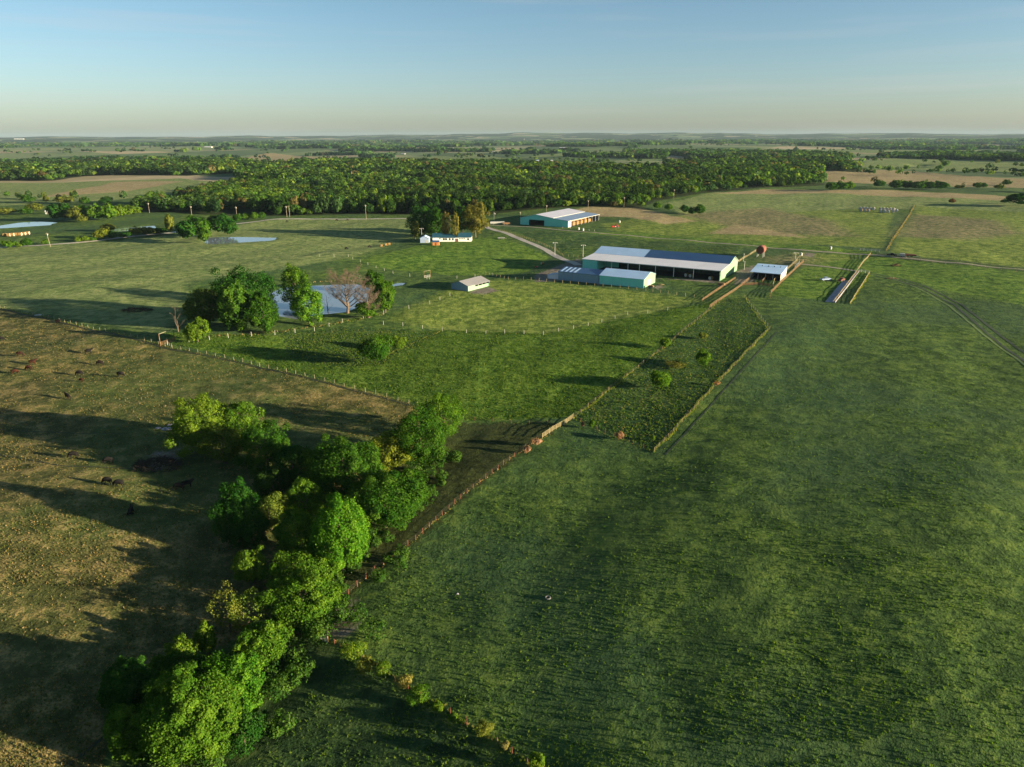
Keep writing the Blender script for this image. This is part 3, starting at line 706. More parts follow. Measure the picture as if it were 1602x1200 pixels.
for k in range(420):   # scattered field trees and clumps
    yy = 1300 * (7.5 ** rng.uniform(0, 1)); xx = rng.uniform(-.8, .8) * yy; n = rng.integers(1, 5)
    if woodiness(np.array([xx]), np.array([yy]))[0] < -15:
        th = radians(-30 if rng.uniform() < .6 else 60)
        for q in range(n): E_.append((xx + cos(th) * q * yy * .008, yy + sin(th) * q * yy * .008, .9 + yy / 6000))
E_ = np.array(E_); ok_ = np.ones(len(E_), bool)
for PP in PONDS.values(): ok_ &= sdf(E_[:, 0], E_[:, 1], PP) < -8
E_ = E_[ok_]
# individuals: the nearest ~235 in view, as objects; mid-size prototypes
px_, py_ = [], []
d_ = np.hypot(P[:, 0], P[:, 1])
inview = np.abs(P[:, 0]) < P[:, 1] * .735
order = np.argsort(np.where(inview, d_, 1e9))
NI = 225; ind = order[:NI]; rest = np.ones(len(P), bool); rest[ind] = False
PROT = []
for k in range(6):
    r = np.random.default_rng(50 + k)
    V, F, tone = crown_arrays(r, 1, 1, 1, 1.02, 30, 46, .22, .33, -.4)
    tb = MB(); tb.tube([(0,0,-.05),(.02,.01,.4),(0,0,.9)], [.06,.05,.03], 5); nv = len(V)
    PROT.append((npmesh('woodland_tree', V, F, [LEAF], {'tone': ('FLOAT', tone)}), tb.mesh('trunk', BARK)))
WT = {0: ('bright yellow-green tree in the front ranks of the big woodland', 'bright trees at the near edge of the woodland'),
      1: ('mid-green tree in the front ranks of the big woodland', 'mid-green trees at the near edge of the woodland'),
      2: ('dark green tree in the front ranks of the big woodland', 'dark trees at the near edge of the woodland')}
tn = tint_for(NI, np.random.default_rng(5), 0) * (1.15 * patchy(P[ind, 0], P[ind, 1]))[:, None]
for q, i_ in enumerate(ind):
    x, y = P[i_, :2]; lum = tn[q].sum(); kk = 0 if lum > .29 else 1 if lum > .19 else 2
    R_ = 4.9 * random.uniform(.6, 1.5); Hh_ = 5.8 * random.uniform(.6, 1.5)
    o = link('woodland_tree', PROT[q % 6][0], None, tuple(tn[q])); o.location = (x, y, hz(x, y) - .3); o.scale = (R_, R_, Hh_); o.rotation_euler[2] = random.uniform(0, 6.28)
    tag(o, WT[kk][0], 'tree', WT[kk][1])
Q = np.concatenate([np.column_stack([P[rest][:, :2], P[rest][:, 2]]), np.column_stack([E_[:, :2], 7.5 * E_[:, 2]])])
def merge(Q, r, nq, lsk, name, label):
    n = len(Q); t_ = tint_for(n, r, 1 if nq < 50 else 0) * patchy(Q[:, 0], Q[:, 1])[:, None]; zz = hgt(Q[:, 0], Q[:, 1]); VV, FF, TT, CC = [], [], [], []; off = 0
    protos = [blob_arrays(r, nq, 1.0, 2.0, 1) for _ in range(10)]
    sel = r.integers(0, 10, n); R = Q[:, 2] * .58 * r.uniform(.55, 1.5, n); H = np.minimum(3.2 + Q[:, 2] * .85, 12.5) * r.uniform(.55, 1.45, n); th = r.uniform(0, 6.28, n)
    for k in range(10):
        m = np.where(sel == k)[0]; c, nr, to = protos[k]
        if not len(m): continue
        co, si = np.cos(th[m])[:, None], np.sin(th[m])[:, None]
        X = (c[:, 0] * co - c[:, 1] * si) * R[m][:, None] + Q[m, 0][:, None]; Y_ = (c[:, 0] * si + c[:, 1] * co) * R[m][:, None] + Q[m, 1][:, None]
        Z_ = c[:, 2] * H[m][:, None] / 2 + zz[m][:, None] - .3
        N = np.stack([nr[:, 0] * co - nr[:, 1] * si, nr[:, 0] * si + nr[:, 1] * co, np.repeat(nr[:, 2][None], len(m), 0)], 2).reshape(-1, 3)
        cc = np.stack([X, Y_, Z_], 2).reshape(-1, 3)
        V, F, tone = quads(r, cc, N, 1.0, np.tile(to, len(m)), .9)
        ctr = np.repeat(cc, 4, 0); V = ctr + (V - ctr) * np.repeat(np.repeat(R[m] * lsk, nq), 4)[:, None]
        VV.append(V); FF.append(F + off); off += len(V); TT.append(tone); CC.append(np.repeat(t_[m], nq * 4, 0))
    C4 = np.concatenate(CC); C4 = np.column_stack([C4, np.ones(len(C4))])
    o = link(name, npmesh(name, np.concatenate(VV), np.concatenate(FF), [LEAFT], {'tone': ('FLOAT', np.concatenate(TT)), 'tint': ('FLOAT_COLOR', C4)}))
    return tag(o, label, 'woodland', kind='stuff')
dq = Q[:, 1]
merge(Q[dq < 1100], np.random.default_rng(1), 110, .42, 'woodland', 'dense mixed green woodland behind the farm')
merge(Q[(dq >= 1100) & (dq < 2300)], np.random.default_rng(2), 50, .62, 'woodland', 'dark green woods stretching away beyond the near woodland')
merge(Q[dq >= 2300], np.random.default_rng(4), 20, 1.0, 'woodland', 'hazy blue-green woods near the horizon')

# individually visible middle-distance trees
MT = 'scattered trees in the middle distance'
def mtree(px, py, top, wpx, label, color, gi=None):
    p = G3(px, py); r = np.random.default_rng(int(px * 5 + py)); h = tall(p.x, p.y, p.z, top); rad = wpx / 2 * hypot(p.x, p.y) / FPX
    o = link('tree', PROT[int(px) % 6][0], None, color); o.location = (p.x, p.y, p.z - .2); o.scale = (rad, rad, h / 2.02); o.rotation_euler[2] = r.uniform(0, 6.28)
    return tag(o, label, 'tree', gi or MT)
GL = 'trees in the grove above the left ponds'
for q in [(88,346,318,22,GRD,'dark tree at the left end of the grove beyond the left pond'),(104,345,319,24,GRD,'second dark tree of the grove beyond the left pond'),(121,346,322,24,OLV,'olive tree with tangled crown in the left grove'),
          (138,345,321,24,GR2,'mid-green tree in the middle of the left grove'),(155,345,320,26,GR1,'light green tree in the middle of the left grove'),(171,345,319,26,GR1,'brightest light green tree of the left grove'),
          (187,341,320,22,GR3,'yellow-green tree toward the right end of the left grove'),(205,338,320,24,GR3,'last yellow-green tree at the right end of the left grove'),(128,348,336,14,OLV,'short olive tree in front of the left grove')]:
    mtree(*q[:4], q[5], q[4], GL)
PB = 'trees by the roadside pond'
for q in [(292,377,344,30,GRD,'dark spreading tree at the left of the roadside pond'),(312,372,338,34,GR2,'big green tree behind the roadside pond'),(345,366,335,40,GRD,'widest dark tree behind the roadside pond'),
          (360,370,342,22,GRD,'dark low tree right of the widest roadside pond tree'),(321,381,354,18,GR1,'light green tree at the near bank of the roadside pond'),(268,368,333,14,OLV,'thin olive tree with bare trunk beside the county road'),
          (372,348,334,13,GR2,'small green tree beside the road, right of the roadside pond grove'),(385,344,333,14,GR1,'small light green tree on the far road edge'),(398,344,332,14,GR1,'round small green tree next to the road bend'),(410,343,332,13,GR2,'last small green tree of the roadside row')]:
    mtree(*q[:4], q[5], q[4], PB)
RB = 'bushes along the county road'
for q in [(15,388,376,18,GR1,'round green bush at the far left of the county road'),(30,387,380,8,GR3,'small light bush between two roadside bushes'),(43,386,372,14,GR2,'taller green bush beside the county road at the left'),(72,383,374,10,GR1,'green bush behind the leaning white pole'),
          (122,379,370,9,GR3,'yellow bush beside the county road'),(134,378,369,13,GR3,'wide yellow-green bush beside the county road'),(145,377,370,9,GR1,'small green bush touching the big yellow roadside bush'),(160,375,357,20,GR4,'big round yellow bush beside the county road'),
          (176,374,361,16,GRD,'dark bush at the small creek pond'),(196,372,362,16,GRD,'dark shrub in front of the small creek pond'),(215,369,355,18,OLV,'olive brush behind the small creek pond'),(232,368,354,20,OLV,'olive brush at the right of the small creek pond'),(250,366,356,20,GRD,'dark green shrub next to the leaning utility pole'),
          (170,362,350,22,OLV,'scrubby olive brush on the far bank of the small creek pond')]:
    mtree(*q[:4], q[5], q[4], RB)
LF = 'trees scattered left of the grove'
for q in [(10,336,324,22,OLV,'low round tree at the left edge beyond the pond'),(41,336,325,14,GR2,'small dark round tree by the distant white shed'),(55,331,317,22,OLV,'brown-green tree left of the grove'),(44,318,305,17,GR2,'tree on the field line at the far left, larger one'),
          (101,319,306,20,OLV,'olive tree on the field line above the grove'),(134,320,308,13,GR2,'dark round tree on the field line above the grove'),(163,319,311,14,GRD,'small dark tree pair on the field line'),(73,317,305,8,OLV,'thin tree on the field line beside a pole')]:
    mtree(*q[:4], q[5], q[4], LF)
RT_ = 'hedgerow trees at the right of the fields'
for q in [(1375,293,281,17,GRD,'round dark tree alone left of the hedgerow'),(1400,296,282,18,GR2,'first tree of the thick right hedgerow'),(1418,296,283,20,GR2,'second tree of the thick right hedgerow'),(1434,297,283,22,GR2,'middle green tree of the thick right hedgerow'),
          (1452,297,284,20,GR2,'fourth tree of the thick right hedgerow'),(1470,297,283,20,GRD,'last dark tree of the thick right hedgerow'),(1300,299,284,16,GR2,'green tree at the end of the woodland tongue'),(1315,298,283,18,GR2,'round green tree at the tip of the woodland tongue'),
          (1328,297,284,16,GR1,'lighter tree at the tip of the woodland tongue'),(1528,294,285,12,GRD,'dark round tree in the thin right hedgerow'),(1538,294,286,10,GRD,'smaller dark tree next to the round one in the thin right hedgerow'),(1574,290,281,11,GR2,'taller tree of the thin right hedgerow'),
          (1500,295,289,12,OLV,'low olive tree in the thin right hedgerow'),(1562,296,289,12,OLV,'low spreading tree in the thin right hedgerow'),(1596,322,301,34,GRD,'big dark tree cut by the right edge of the view'),(1571,318,311,9,GRD,'small dark tree beside the big one at the right edge'),
          (1489,318,310,9,(.10,.06,.03),'small reddish brown round tree alone in the tan field'),(1071,333,321,15,GRD,'dark bush of the pair in the patchy field'),(1094,336,320,18,GR2,'green bush of the pair in the patchy field'),(1046,329,319,14,GR1,'bright green tree at the field edge near the woodland'),(1082,336,324,13,GRD,'low dark bush between the pair in the patchy field'),
          (1028,327,316,13,GR1,'bright tree next to the woodland edge by the tan field')]:
    mtree(*q[:4], q[5], q[4], RT_)
# scrub filling the creek bed between the trunks
_c = []
for k in range(len(CREEK) - 2):
    a, b2 = np.array(CREEK[k + 1]), np.array(CREEK[k + 2]); n = int(np.linalg.norm(b2 - a) / 1.1)
    for q in range(n): _c.append(a + (b2 - a) * (q / n) + rng.normal(0, 3.2, 2) - np.array([1.5, 0]))
_c = np.array([q for q in _c if q[1] < 160]); VV, FF, TT, off = [], [], [], 0
for q in _c:
    rr = rng.uniform(1.2, 2.8); V, F, tone = crown_arrays(rng, rr, rr, rr * .8, rr * .5, 6, 90, .34, .45, -.2); V[:, :2] += q; V[:, 2] += hz(*q)
    VV.append(V); FF.append(F + off); TT.append(tone); off += len(V)
o = link('undergrowth', npmesh('undergrowth', np.concatenate(VV), np.concatenate(FF), [LEAF], {'tone': ('FLOAT', np.concatenate(TT))}), None, (.045, .10, .015))
tag(o, 'dark scrubby undergrowth filling the creek bed under the trees', 'undergrowth', kind='stuff')
# ------------------------------------------------------------ tufts and tall grass
TUFT = leaf_mat('grass_blades', True)
def tufts(name, label, pos, h, col, r, nb=7, w=.10, spread=.35):
    n = len(pos); zz = hgt(pos[:, 0], pos[:, 1]); hh = h * r.uniform(.5, 1.5, n)
    k = np.repeat(np.arange(n), nb); m = len(k); az = r.uniform(0, 6.28, m); sp = spread * hh[k] * r.uniform(.3, 1.2, m)
    bx = pos[k, 0] + np.cos(az) * sp * .5; by = pos[k, 1] + np.sin(az) * sp * .5
    tx = bx + np.cos(az) * sp; ty = by + np.sin(az) * sp; ww = hh[k] * w * r.uniform(.6, 1.4, m); H = hh[k] * r.uniform(.6, 1.1, m)
    a2 = r.uniform(0, 6.28, m); dx, dy = np.cos(a2) * ww, np.sin(a2) * ww
    V = np.empty((m, 3, 3)); V[:, 0] = np.stack([bx - dx, by - dy, zz[k] - .03], 1); V[:, 1] = np.stack([bx + dx, by + dy, zz[k] - .03], 1); V[:, 2] = np.stack([tx, ty, zz[k] + H], 1)
    tone = np.clip(r.uniform(.2, .8, n)[k] + r.normal(0, .12, m), 0, 1)
    cc = col[k] if col.ndim == 2 else np.tile(col, (m, 1)); cc = np.column_stack([cc, np.ones(m)])
    o = link(name, npmesh(name, V.reshape(-1, 3), np.arange(m * 3).reshape(-1, 3), [TUFT], {'tone': ('FLOAT', np.repeat(tone, 3)), 'tint': ('FLOAT_COLOR', np.repeat(cc, 3, 0))}))
    return tag(o, label, 'grass', kind='stuff')
def scatter(polys, n, r, near=60, far=500):
    out = []; got = 0
    while got < n:
        y = near * (far / near) ** r.uniform(0, 1, 60000); x = r.uniform(-.78, .78, 60000) * (y + 25); k = np.zeros(60000, bool)
        for P_ in polys: k |= sdf(x, y, P_) > 0
        q = np.column_stack([x[k], y[k]]); out.append(q); got += len(q)
        if len(q) == 0: break
    return np.concatenate(out)[:n]
r = np.random.default_rng(21)
clump = lambda q, s, t0: (np.sin(q[:, 0] * s + 2 * np.sin(q[:, 1] * s * .7)) + np.sin(q[:, 1] * s * 1.3 + 1.7 * np.sin(q[:, 0] * s * .6 + 1))) > t0
q = scatter(Z['weedy'], 40000, r, 60, 330); q = q[clump(q, .09, -.55) | (r.uniform(0, 1, len(q)) < .25)]
pal = np.array([[.27, .20, .08], [.21, .165, .065], [.10, .12, .03], [.21, .15, .07], [.08, .09, .025]])
tufts('dry_weeds', 'tan and straw dry weed tufts over the cattle pasture', q, .22, pal[r.choice(5, len(q), p=[.22, .24, .24, .08, .22])], r, 6, .22)
base_out = [P_ for k in ('weedy', 'strip', 'lush', 'rough', 'yellow', 'dirt') for P_ in Z[k]]
yy = 55 * (420 / 55) ** r.uniform(0, 1, 170000); xx = r.uniform(-.35, .8, 170000) * (yy + 25); yy, xx = yy[:80000], xx[:80000]; inz = np.zeros(len(xx), bool)
for P_ in base_out: inz |= sdf(xx, yy, P_) > -1
q = np.column_stack([xx, yy])[~inz & (xx > np.interp(yy, [p[1] for p in CREEK], [p[0] for p in CREEK]) + 5)]
q = q[(clump(q, .15, .2) & (r.uniform(0, 1, len(q)) < .9)) | (r.uniform(0, 1, len(q)) < .35)]
pal = np.array([[.085, .15, .02], [.05, .10, .018], [.125, .19, .025], [.065, .12, .025]])
tufts('pasture_grass', 'short green clumps over the large pasture', q, .20, pal[r.choice(4, len(q), p=[.3, .4, .12, .18])], r, 6, .26, .6)
q = scatter(Z['lush'][:1], 34000, r, 165, 330); pal = np.array([[.075, .14, .015], [.055, .11, .013], [.13, .18, .03]])
tufts('pasture_grass', 'tall lush grass clumps in the middle field', q, .22, pal[r.choice(3, len(q))], r, 6, .3, .5)
q = scatter(Z['rough'], 11000, r, 145, 480); pal = np.array([[.11, .16, .025], [.045, .10, .02], [.08, .13, .022], [.18, .17, .06]])
tufts('pasture_grass', 'uneven weedy clumps in the rough pen', q, .27, pal[r.choice(4, len(q), p=[.35, .3, .25, .1])], r, 7, .28, .5)
def band(pts, width, dens, h, pal, label, r):
    W = [np.array(G(*p_)) for p_ in pts]; out = []; width *= .62
    for a, b in zip(W, W[1:]):
        L = np.linalg.norm(b - a); n = int(L * width * dens * .7); tt = r.uniform(0, 1, n); d = (b - a) / L
        out.append(a + (b - a) * tt[:, None] + np.array([-d[1], d[0]]) * (r.normal(0, width / 5, n) + .35 * np.sin(tt * L * .4))[:, None])
    q = np.concatenate(out); return tufts('tall_grass', label, q, h * .6, pal[r.choice(len(pal), len(q))], r, 6, .18)
YEL = np.array([[.17, .21, .035], [.13, .18, .03], [.22, .20, .06]]); GRN = np.array([[.10, .17, .02], [.14, .19, .03], [.25, .2, .08]]); TAN = np.array([[.42, .30, .14], [.30, .24, .08], [.14, .16, .04]])
band([(1022,708),(1060,668),(1120,600),(1203,516)], 1.4, 16, .65, YEL, 'yellow-green tall grass along the slanting pen fence', r)
band([(1203,516),(1180,488),(1165,466)], .9, 8, .5, YEL, 'thin grass line closing the far corner of the pen', r)
band([(897,655),(940,622),(990,582)], 1.6, 9, .7, YEL, 'tall grass on the left side of the rough pen', r)
band([(990,582),(1050,535),(1128,470)], 1.4, 5, .55, YEL, 'low grass on the far left side of the rough pen', r)
band([(480,988),(530,942),(600,882),(650,845),(730,772),(822,702),(860,680)], .8, 8, .40, TAN, 'dry grass and weeds along the post fence', r)
band([(520,1005),(560,1025),(600,1050),(660,1092),(757,1148),(850,1210)], 1.5, 14, .5, GRN, 'weeds growing along the hedge line', r)
band([(0,482),(60,494),(270,545),(380,566),(640,631)], 1.0, 6, .45, GRN, 'grass along the long pasture fence', r)
band([(1387,392),(1408,358),(1430,322)], 2.6, 4, .7, TAN*.8, 'straw coloured grass along the far fence line', r)
band([(1330,476),(1360,429)], 1.4, 8, .9, YEL, 'yellow grass on the pen fence', r)
band([(898,657),(960,684),(1022,706)], 1.0, 6, .45, GRN, 'weeds along the front of the rough pen', r)
band([(735,660),(800,662),(890,668)], .8, 5, .35, GRN, 'grass along the small ditch', r)
band([(690,517),(640,540),(600,560)], 1.2, 5, .6, YEL, 'pale grass strip below the paddock corner', r)
band([(690,517),(760,522),(850,524),(920,510)], 1.0, 4, .45, GRN, 'grass along the paddock posts', r)
ws = [(420,503),(470,503),(530,496),(590,490)]
band([(330,527),(400,524),(470,515),(560,500),(600,492)], 5, 1.6, .9, np.array([[.16,.2,.04],[.28,.2,.09],[.10,.16,.03],[.08,.13,.02]]), 'rank weeds on the bank below the farm pond', r)
band([(430,447),(520,440),(560,440)], 3, 1.5, .8, TAN, 'reddish reeds on the far bank of the farm pond', r)

# ------------------------------------------------------------ fences
def post_mesh(h, s, mat, name='post'):
    mb = MB(); mb.tube([(0, 0, -.4), (0, 0, h)], [s, s * .85], 6); return mb.mesh(name, mat)
def fence(name, pts, sp, h, s, mat, label, wires=3, rails=0, cat='fence', wmat=None, jitter=.25, world=False, boards=None):
    W = [Vector(p) for p in (pts if world else GP(pts))]; p0 = W[0]; z0 = hz(*p0)
    root = empty(name, (p0.x, p0.y, z0), 0, label, cat); pm = post_mesh(h, s, mat); P_ = []
    for a, b in zip(W, W[1:]):
        n = max(1, round((b - a).length / sp)); P_ += [a + (b - a) * (k / n) for k in range(n)]
    P_.append(W[-1])
    if len(P_) > 98: P_ = [P_[round(k * (len(P_) - 1) / 97)] for k in range(98)]
    L = []
    for q in P_:
        q = q + Vector((random.uniform(-1, 1), random.uniform(-1, 1))) * jitter * .3; z = hz(*q) - z0; L.append(Vector((q.x - p0.x, q.y - p0.y, z)))
        o = link('post', pm, root); o.location = L[-1]; o.rotation_euler = (random.gauss(0, .04), random.gauss(0, .04), random.uniform(0, 3)); o.scale = (1, 1, random.uniform(.85, 1.12))
    if wires:
        mb = MB()
        for k in range(wires): mb.tube([v + Vector((0, 0, h * (.92 - .26 * k))) for v in L], .012 if not rails else .05, 3, False)
        mb.build('wire', wmat or WIRE, root)
    if rails:
        for k in range(rails):
            mb = MB()
            for a, b in zip(L, L[1:]):
                zz = h * (.95 - k * .85 / rails); d = (b - a).normalized() * .02; n_ = Vector((-d.y, d.x, 0)).normalized() * .03; bw = boards or .09
                mb.hexa([a - n_ + Vector((0,0,zz-bw)), b - n_ + Vector((0,0,zz-bw)), b + n_ + Vector((0,0,zz-bw)), a + n_ + Vector((0,0,zz-bw)), a - n_ + Vector((0,0,zz)), b - n_ + Vector((0,0,zz)), b + n_ + Vector((0,0,zz)), a + n_ + Vector((0,0,zz))])
            mb.build('rail', mat, root)
    return root
fence('wire_fence', [(-40,474),(0,482),(60,494),(270,545),(380,566),(640,631),(668,640)], 4.0, 1.25, .07, WOODP, 'long wire fence between the cattle pasture and the green fields')
fence('wire_fence', [(480,988),(530,942),(600,882),(650,845),(730,772),(822,702),(848,684)], 2.6, 1.25, .07, RUST, 'rusty post fence between the dark creek strip and the large pasture')
fence('board_fence', [(848,686),(897,655)], 1.7, 1.5, .08, WOODT, 'short grey-brown panel fence at the corner of the lush field', 0, 4)
fence('wire_fence', [(897,655),(990,582),(1050,535),(1128,470)], 4.5, 1.2, .07, WOODT, 'post fence along the left side of the rough pen')
fence('wire_fence', [(897,655),(960,683),(1023,707)], 3.0, 1.2, .06, RUST, 'low wire fence closing the near side of the rough pen')
fence('wire_fence', [(1023,707),(1120,604),(1204,515)], 3.5, 1.2, .07, WOODT, 'slanting fence on the pasture side of the rough pen')
fence('wire_fence', [(1204,515),(1165,465)], 4.5, 1.2, .07, WOODT, 'short fence at the far corner of the rough pen')
fence('wire_fence', [(715,655),(800,661),(885,667)], 5, 1.1, .06, RUST, 'wire fence along the small ditch below the lush field')
fence('wire_fence', [(524,1008),(600,1054),(680,1104),(757,1150),(850,1208)], 2.6, 1.2, .06, RUST, 'wire fence buried in the bottom hedge line')
fence('post_fence', [(600,508),(692,518),(730,521),(850,524),(920,510),(982,493),(1044,486)], 8.0, 1.5, .08, WHITEP, 'white post fence curving below the farm paddock')
fence('post_fence', [(262,540),(296,535),(328,532),(357,529),(430,524),(492,518),(536,505),(600,492),(640,483),(672,476),(704,463)], 9.5, 1.6, .08, WHITEP, 'white post fence below the pond trees', 2)
fence('post_fence', [(760,430),(795,437),(831,438),(880,443),(930,447),(970,450),(1010,455),(1045,460),(1100,467)], 4.2, 1.5, .10, WOODT, 'close-set post fence in front of the teal sheds')
fence('post_fence', [(766,357),(800,366),(840,379),(870,392),(882,401),(912,403)], 3.2, 1.4, .08, WOODT, 'white post fence beside the curved driveway')
fence('post_fence', [(500,402),(545,402),(552,406),(615,428),(668,437),(672,437),(715,436),(770,432)], 11, 1.6, .08, WHITEP, 'scattered white posts across the meadow by the small ditch', 2)
fence('board_fence', [(1179,431),(1161,447),(1150,455),(1127,470),(1110,482)], 2.2, 1.5, .07, WOODO, 'orange board fence running down from the pen barn', 0, 4, boards=.10)
fence('board_fence', [(1150,437),(1127,452),(1098,472)], 2.4, 1.4, .07, WOODO, 'brown board fence beside the long barn', 0, 4, boards=.10)
fence('board_fence', [(1257,410),(1240,426),(1222,443),(1206,459),(1205,466)], 2.3, 1.6, .07, WOODO, 'sunlit board fence on the right of the cattle alley', 0, 5, boards=.10)
fence('board_fence', [(1247,409),(1230,424),(1211,440),(1209,448)], 2.3, 1.6, .07, WOODT, 'tan board fence on the left of the cattle alley', 0, 4, boards=.10)
fence('board_fence', [(1202,431),(1192,442)], 2.0, 1.4, .07, WOODO, 'short orange divider fence in front of the pen barn', 0, 4, boards=.10)
fence('pipe_fence', [(1160,447),(1185,446),(1210,449)], 3.0, 1.4, .06, RUST, 'rusty pipe fence closing the yard of the pen barn', 0, 4)
fence('board_fence', [(1184,393),(1163,405),(1155,411)], 3.0, 1.5, .07, WOODT, 'tan board fence leading to the red feed bin', 0, 4, boards=.10)
fence('board_fence', [(1305,473),(1322,450),(1341,425)], 2.4, 1.3, .08, WOODT, 'tan rail fence along the concrete feed bunk', 0, 3, boards=.10)
fence('board_fence', [(1330,476),(1345,452),(1360,428)], 2.4, 1.3, .08, WOODT, 'yellowish board fence right of the feed bunk lane', 0, 4, boards=.10)
fence('board_fence', [(1341,424),(1351,410),(1362,398)], 2.4, 1.4, .08, WOODT, 'orange-tan board fence between the feed bunk and the track', 0, 4, boards=.10)
fence('wire_fence', [(1386,393),(1408,358),(1430,322)], 7, 1.4, .10, WOODT, 'fence line running far up the hill to the bales')
fence('pipe_fence', [(1341,424),(1360,428)], 2.4, 1.4, .07, STEEL, 'pale pipe gate across the end of the lane', 0, 3)
fence('pipe_fence', [(1345,392),(1357,393),(1376,394)], 2.4, 1.5, .07, STEEL, 'row of pale blue gate panels beside the track', 0, 4, boards=.10)
fence('wire_fence', [(1250,432),(1290,437),(1320,440)], 5, 1.3, .07, WOODP, 'low wire fence in front of the small white car')
fence('wire_fence', [(1376,400),(1440,408),(1520,417),(1640,431)], 7, 1.3, .08, WOODP, 'wire fence along the dark track at the right')
fence('post_fence', [(880,357),(905,359),(930,362)], 6, 1.3, .12, WHITEP, 'white posts between the track and the upper barn')
fence('wire_fence', [(262,538),(300,536),(330,530)][:1] + [(268,543)], 2.5, 1.2, .07, WOODP, 'short wire fence beside the corral gate')

# gates
def gate(px, py, px2, py2, h, mat, label, bars=5, name='gate', overhead=0):
    a, b = Vector(G(px, py)), Vector(G(px2, py2)); L = (b - a).length; rz = atan2(b.y - a.y, b.x - a.x)
    root = empty(name, (a.x, a.y, hz(*a)), rz, label, 'gate')
    f = MB(); f.tube([(0,0,.2),(0,0,h)], .05, 6); f.tube([(L,0,.2),(L,0,h)], .05, 6); f.tube([(L/2,0,.2),(L/2,0,h)], .04, 6); f.build('frame', mat, root)
    m = MB()
    for k in range(bars): z = .2 + (h - .2) * k / (bars - 1); m.tube([(0,0,z),(L,0,z)], .045, 6)
    m.build('bars', mat, root)
    for x in (-.2, L + .2):
        q = MB(); q.tube([(x,0,-.5),(x,0,max(h + .4, overhead))], .11, 7); q.build('post', WOODO if mat is not STEEL else WOODP, root)
    if overhead: q = MB(); q.tube([(-.3,0,overhead),(L+.3,0,overhead)], .09, 6); q.build('crossbar', WOODP, root)
gate(493,996,512,1006,1.25, WHITEP, 'white tubular gate at the corner of the bottom field', 5)
gate(453,1003,468,994,1.2, WOODO, 'orange-brown wooden gate left of the white gate', 4)
gate(252,541,273,532,1.3, WOODO, 'wooden corral gate under a crossbar by the pasture fence', 5, 'corral_gate', 4.3)
gate(664,435,673,434,1.3, WHITEP, 'pale gate under a white hoop in the meadow', 4, 'hoop_gate', 3.6)
gate(1243,421,1250,413,1.5, STEEL, 'tall white hoop gate in the cattle alley', 4, 'hoop_gate', 5.0)

# ------------------------------------------------------------ barns and sheds
FD = (0.8667, -0.4988)
def frame_empty(name, A, label, cat='barn', d=FD):
    rz = atan2(d[1], d[0]); x, y = A[0] + d[0] * 10 - d[1] * 8, A[1] + d[1] * 10 + d[0] * 8
    return empty(name, (A[0], A[1], hz(x, y)), rz, label, cat)
def box(root, name, mat, *b):
    mb = MB(); mb.box(*b); return mb.build(name, mat, root)
def wallp(root, name, mat, poly, axis_, at_, t_=.12):
    """wall from an outline: axis 'y' = outline in x-z at depth at_, 'x' = outline in y-z at length at_"""
    mb = MB(); mb.prism(poly, 0, t_); 
    if axis_ == 'y': mb.v = [(x, at_ + y, z) for x, y, z in mb.v]
    else: mb.v = [(at_ + y, x, z) for x, y, z in mb.v]
    return mb.build(name, mat, root)
def roof(root, name, mat, x0, x1, y0, z0, y1, z1, t_=.12):
    mb = MB(); mb.slab([(x0, y0, z0), (x1, y0, z0), (x1, y1, z1), (x0, y1, z1)], t_); return mb.build(name, mat, root)
# long barn
b = frame_empty('long_barn', (39.7, 398.4), 'long teal barn with an open white-roofed front and a two-tone blue roof')
L = 77.0
wallp(b, 'wall', TEAL, [(0,-.8),(8.8,-.8),(8.8,5.35),(0,5.35)], 'y', .15)
prof = [(0,-.8),(36,-.8),(36,5.2),(27,8.75),(16.5,6.1),(0,5.3)]
wallp(b, 'wall', TEAL, prof, 'x', .05)
wallp(b, 'wall', TEAL_LIT, prof, 'x', L - .15)
wallp(b, 'wall', TEAL, [(0,-.8),(L,-.8),(L,5.2),(0,5.2)], 'y', 35.8)
wallp(b, 'inner_wall', mat_plain('shade_painted_lining', (.06, .085, .075), .9, .5, .5), [(17,-.8),(L - .3,-.8),(L - .3,5.6),(17,5.6)], 'y', 15.5)  # lining colour darkened to stand in for shade in the open bays
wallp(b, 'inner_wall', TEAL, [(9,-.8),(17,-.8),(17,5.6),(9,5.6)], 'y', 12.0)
wallp(b, 'inner_wall', TEAL, [(.3,-.8),(14,-.8),(14,5.3),(.3,5.3)], 'x', 8.9)
roof(b, 'front_roof', ROOFW, -.4, L + .4, -.5, 5.42, 16.5, 6.35)
roof(b, 'light_roof', ROOFL, -.35, 30, 16.5, 6.42, 27, 9.12); roof(b, 'dark_roof', ROOFD, 30, L + .35, 16.5, 6.42, 27, 9.12)
roof(b, 'back_roof', ROOFW, -.35, L + .35, 36.4, 5.32, 27, 9.115)
pm = MB(); pm.box(-.11, .11, -.11, .11, -.7, 5.28); pmm = pm.mesh('post', BRIGHTW)
for x in (17.5, 27, 33.5, 42.5, 52.5, 63, 76.6):
    o = link('post', pmm, b); o.location = (x, 0, 0)
box(b, 'fascia', WHITEP, 8.8, L, -.46, -.40, 5.0, 5.36)
box(b, 'floor', DARKM, .3, L - .3, .4, 35.5, -.5, .06)
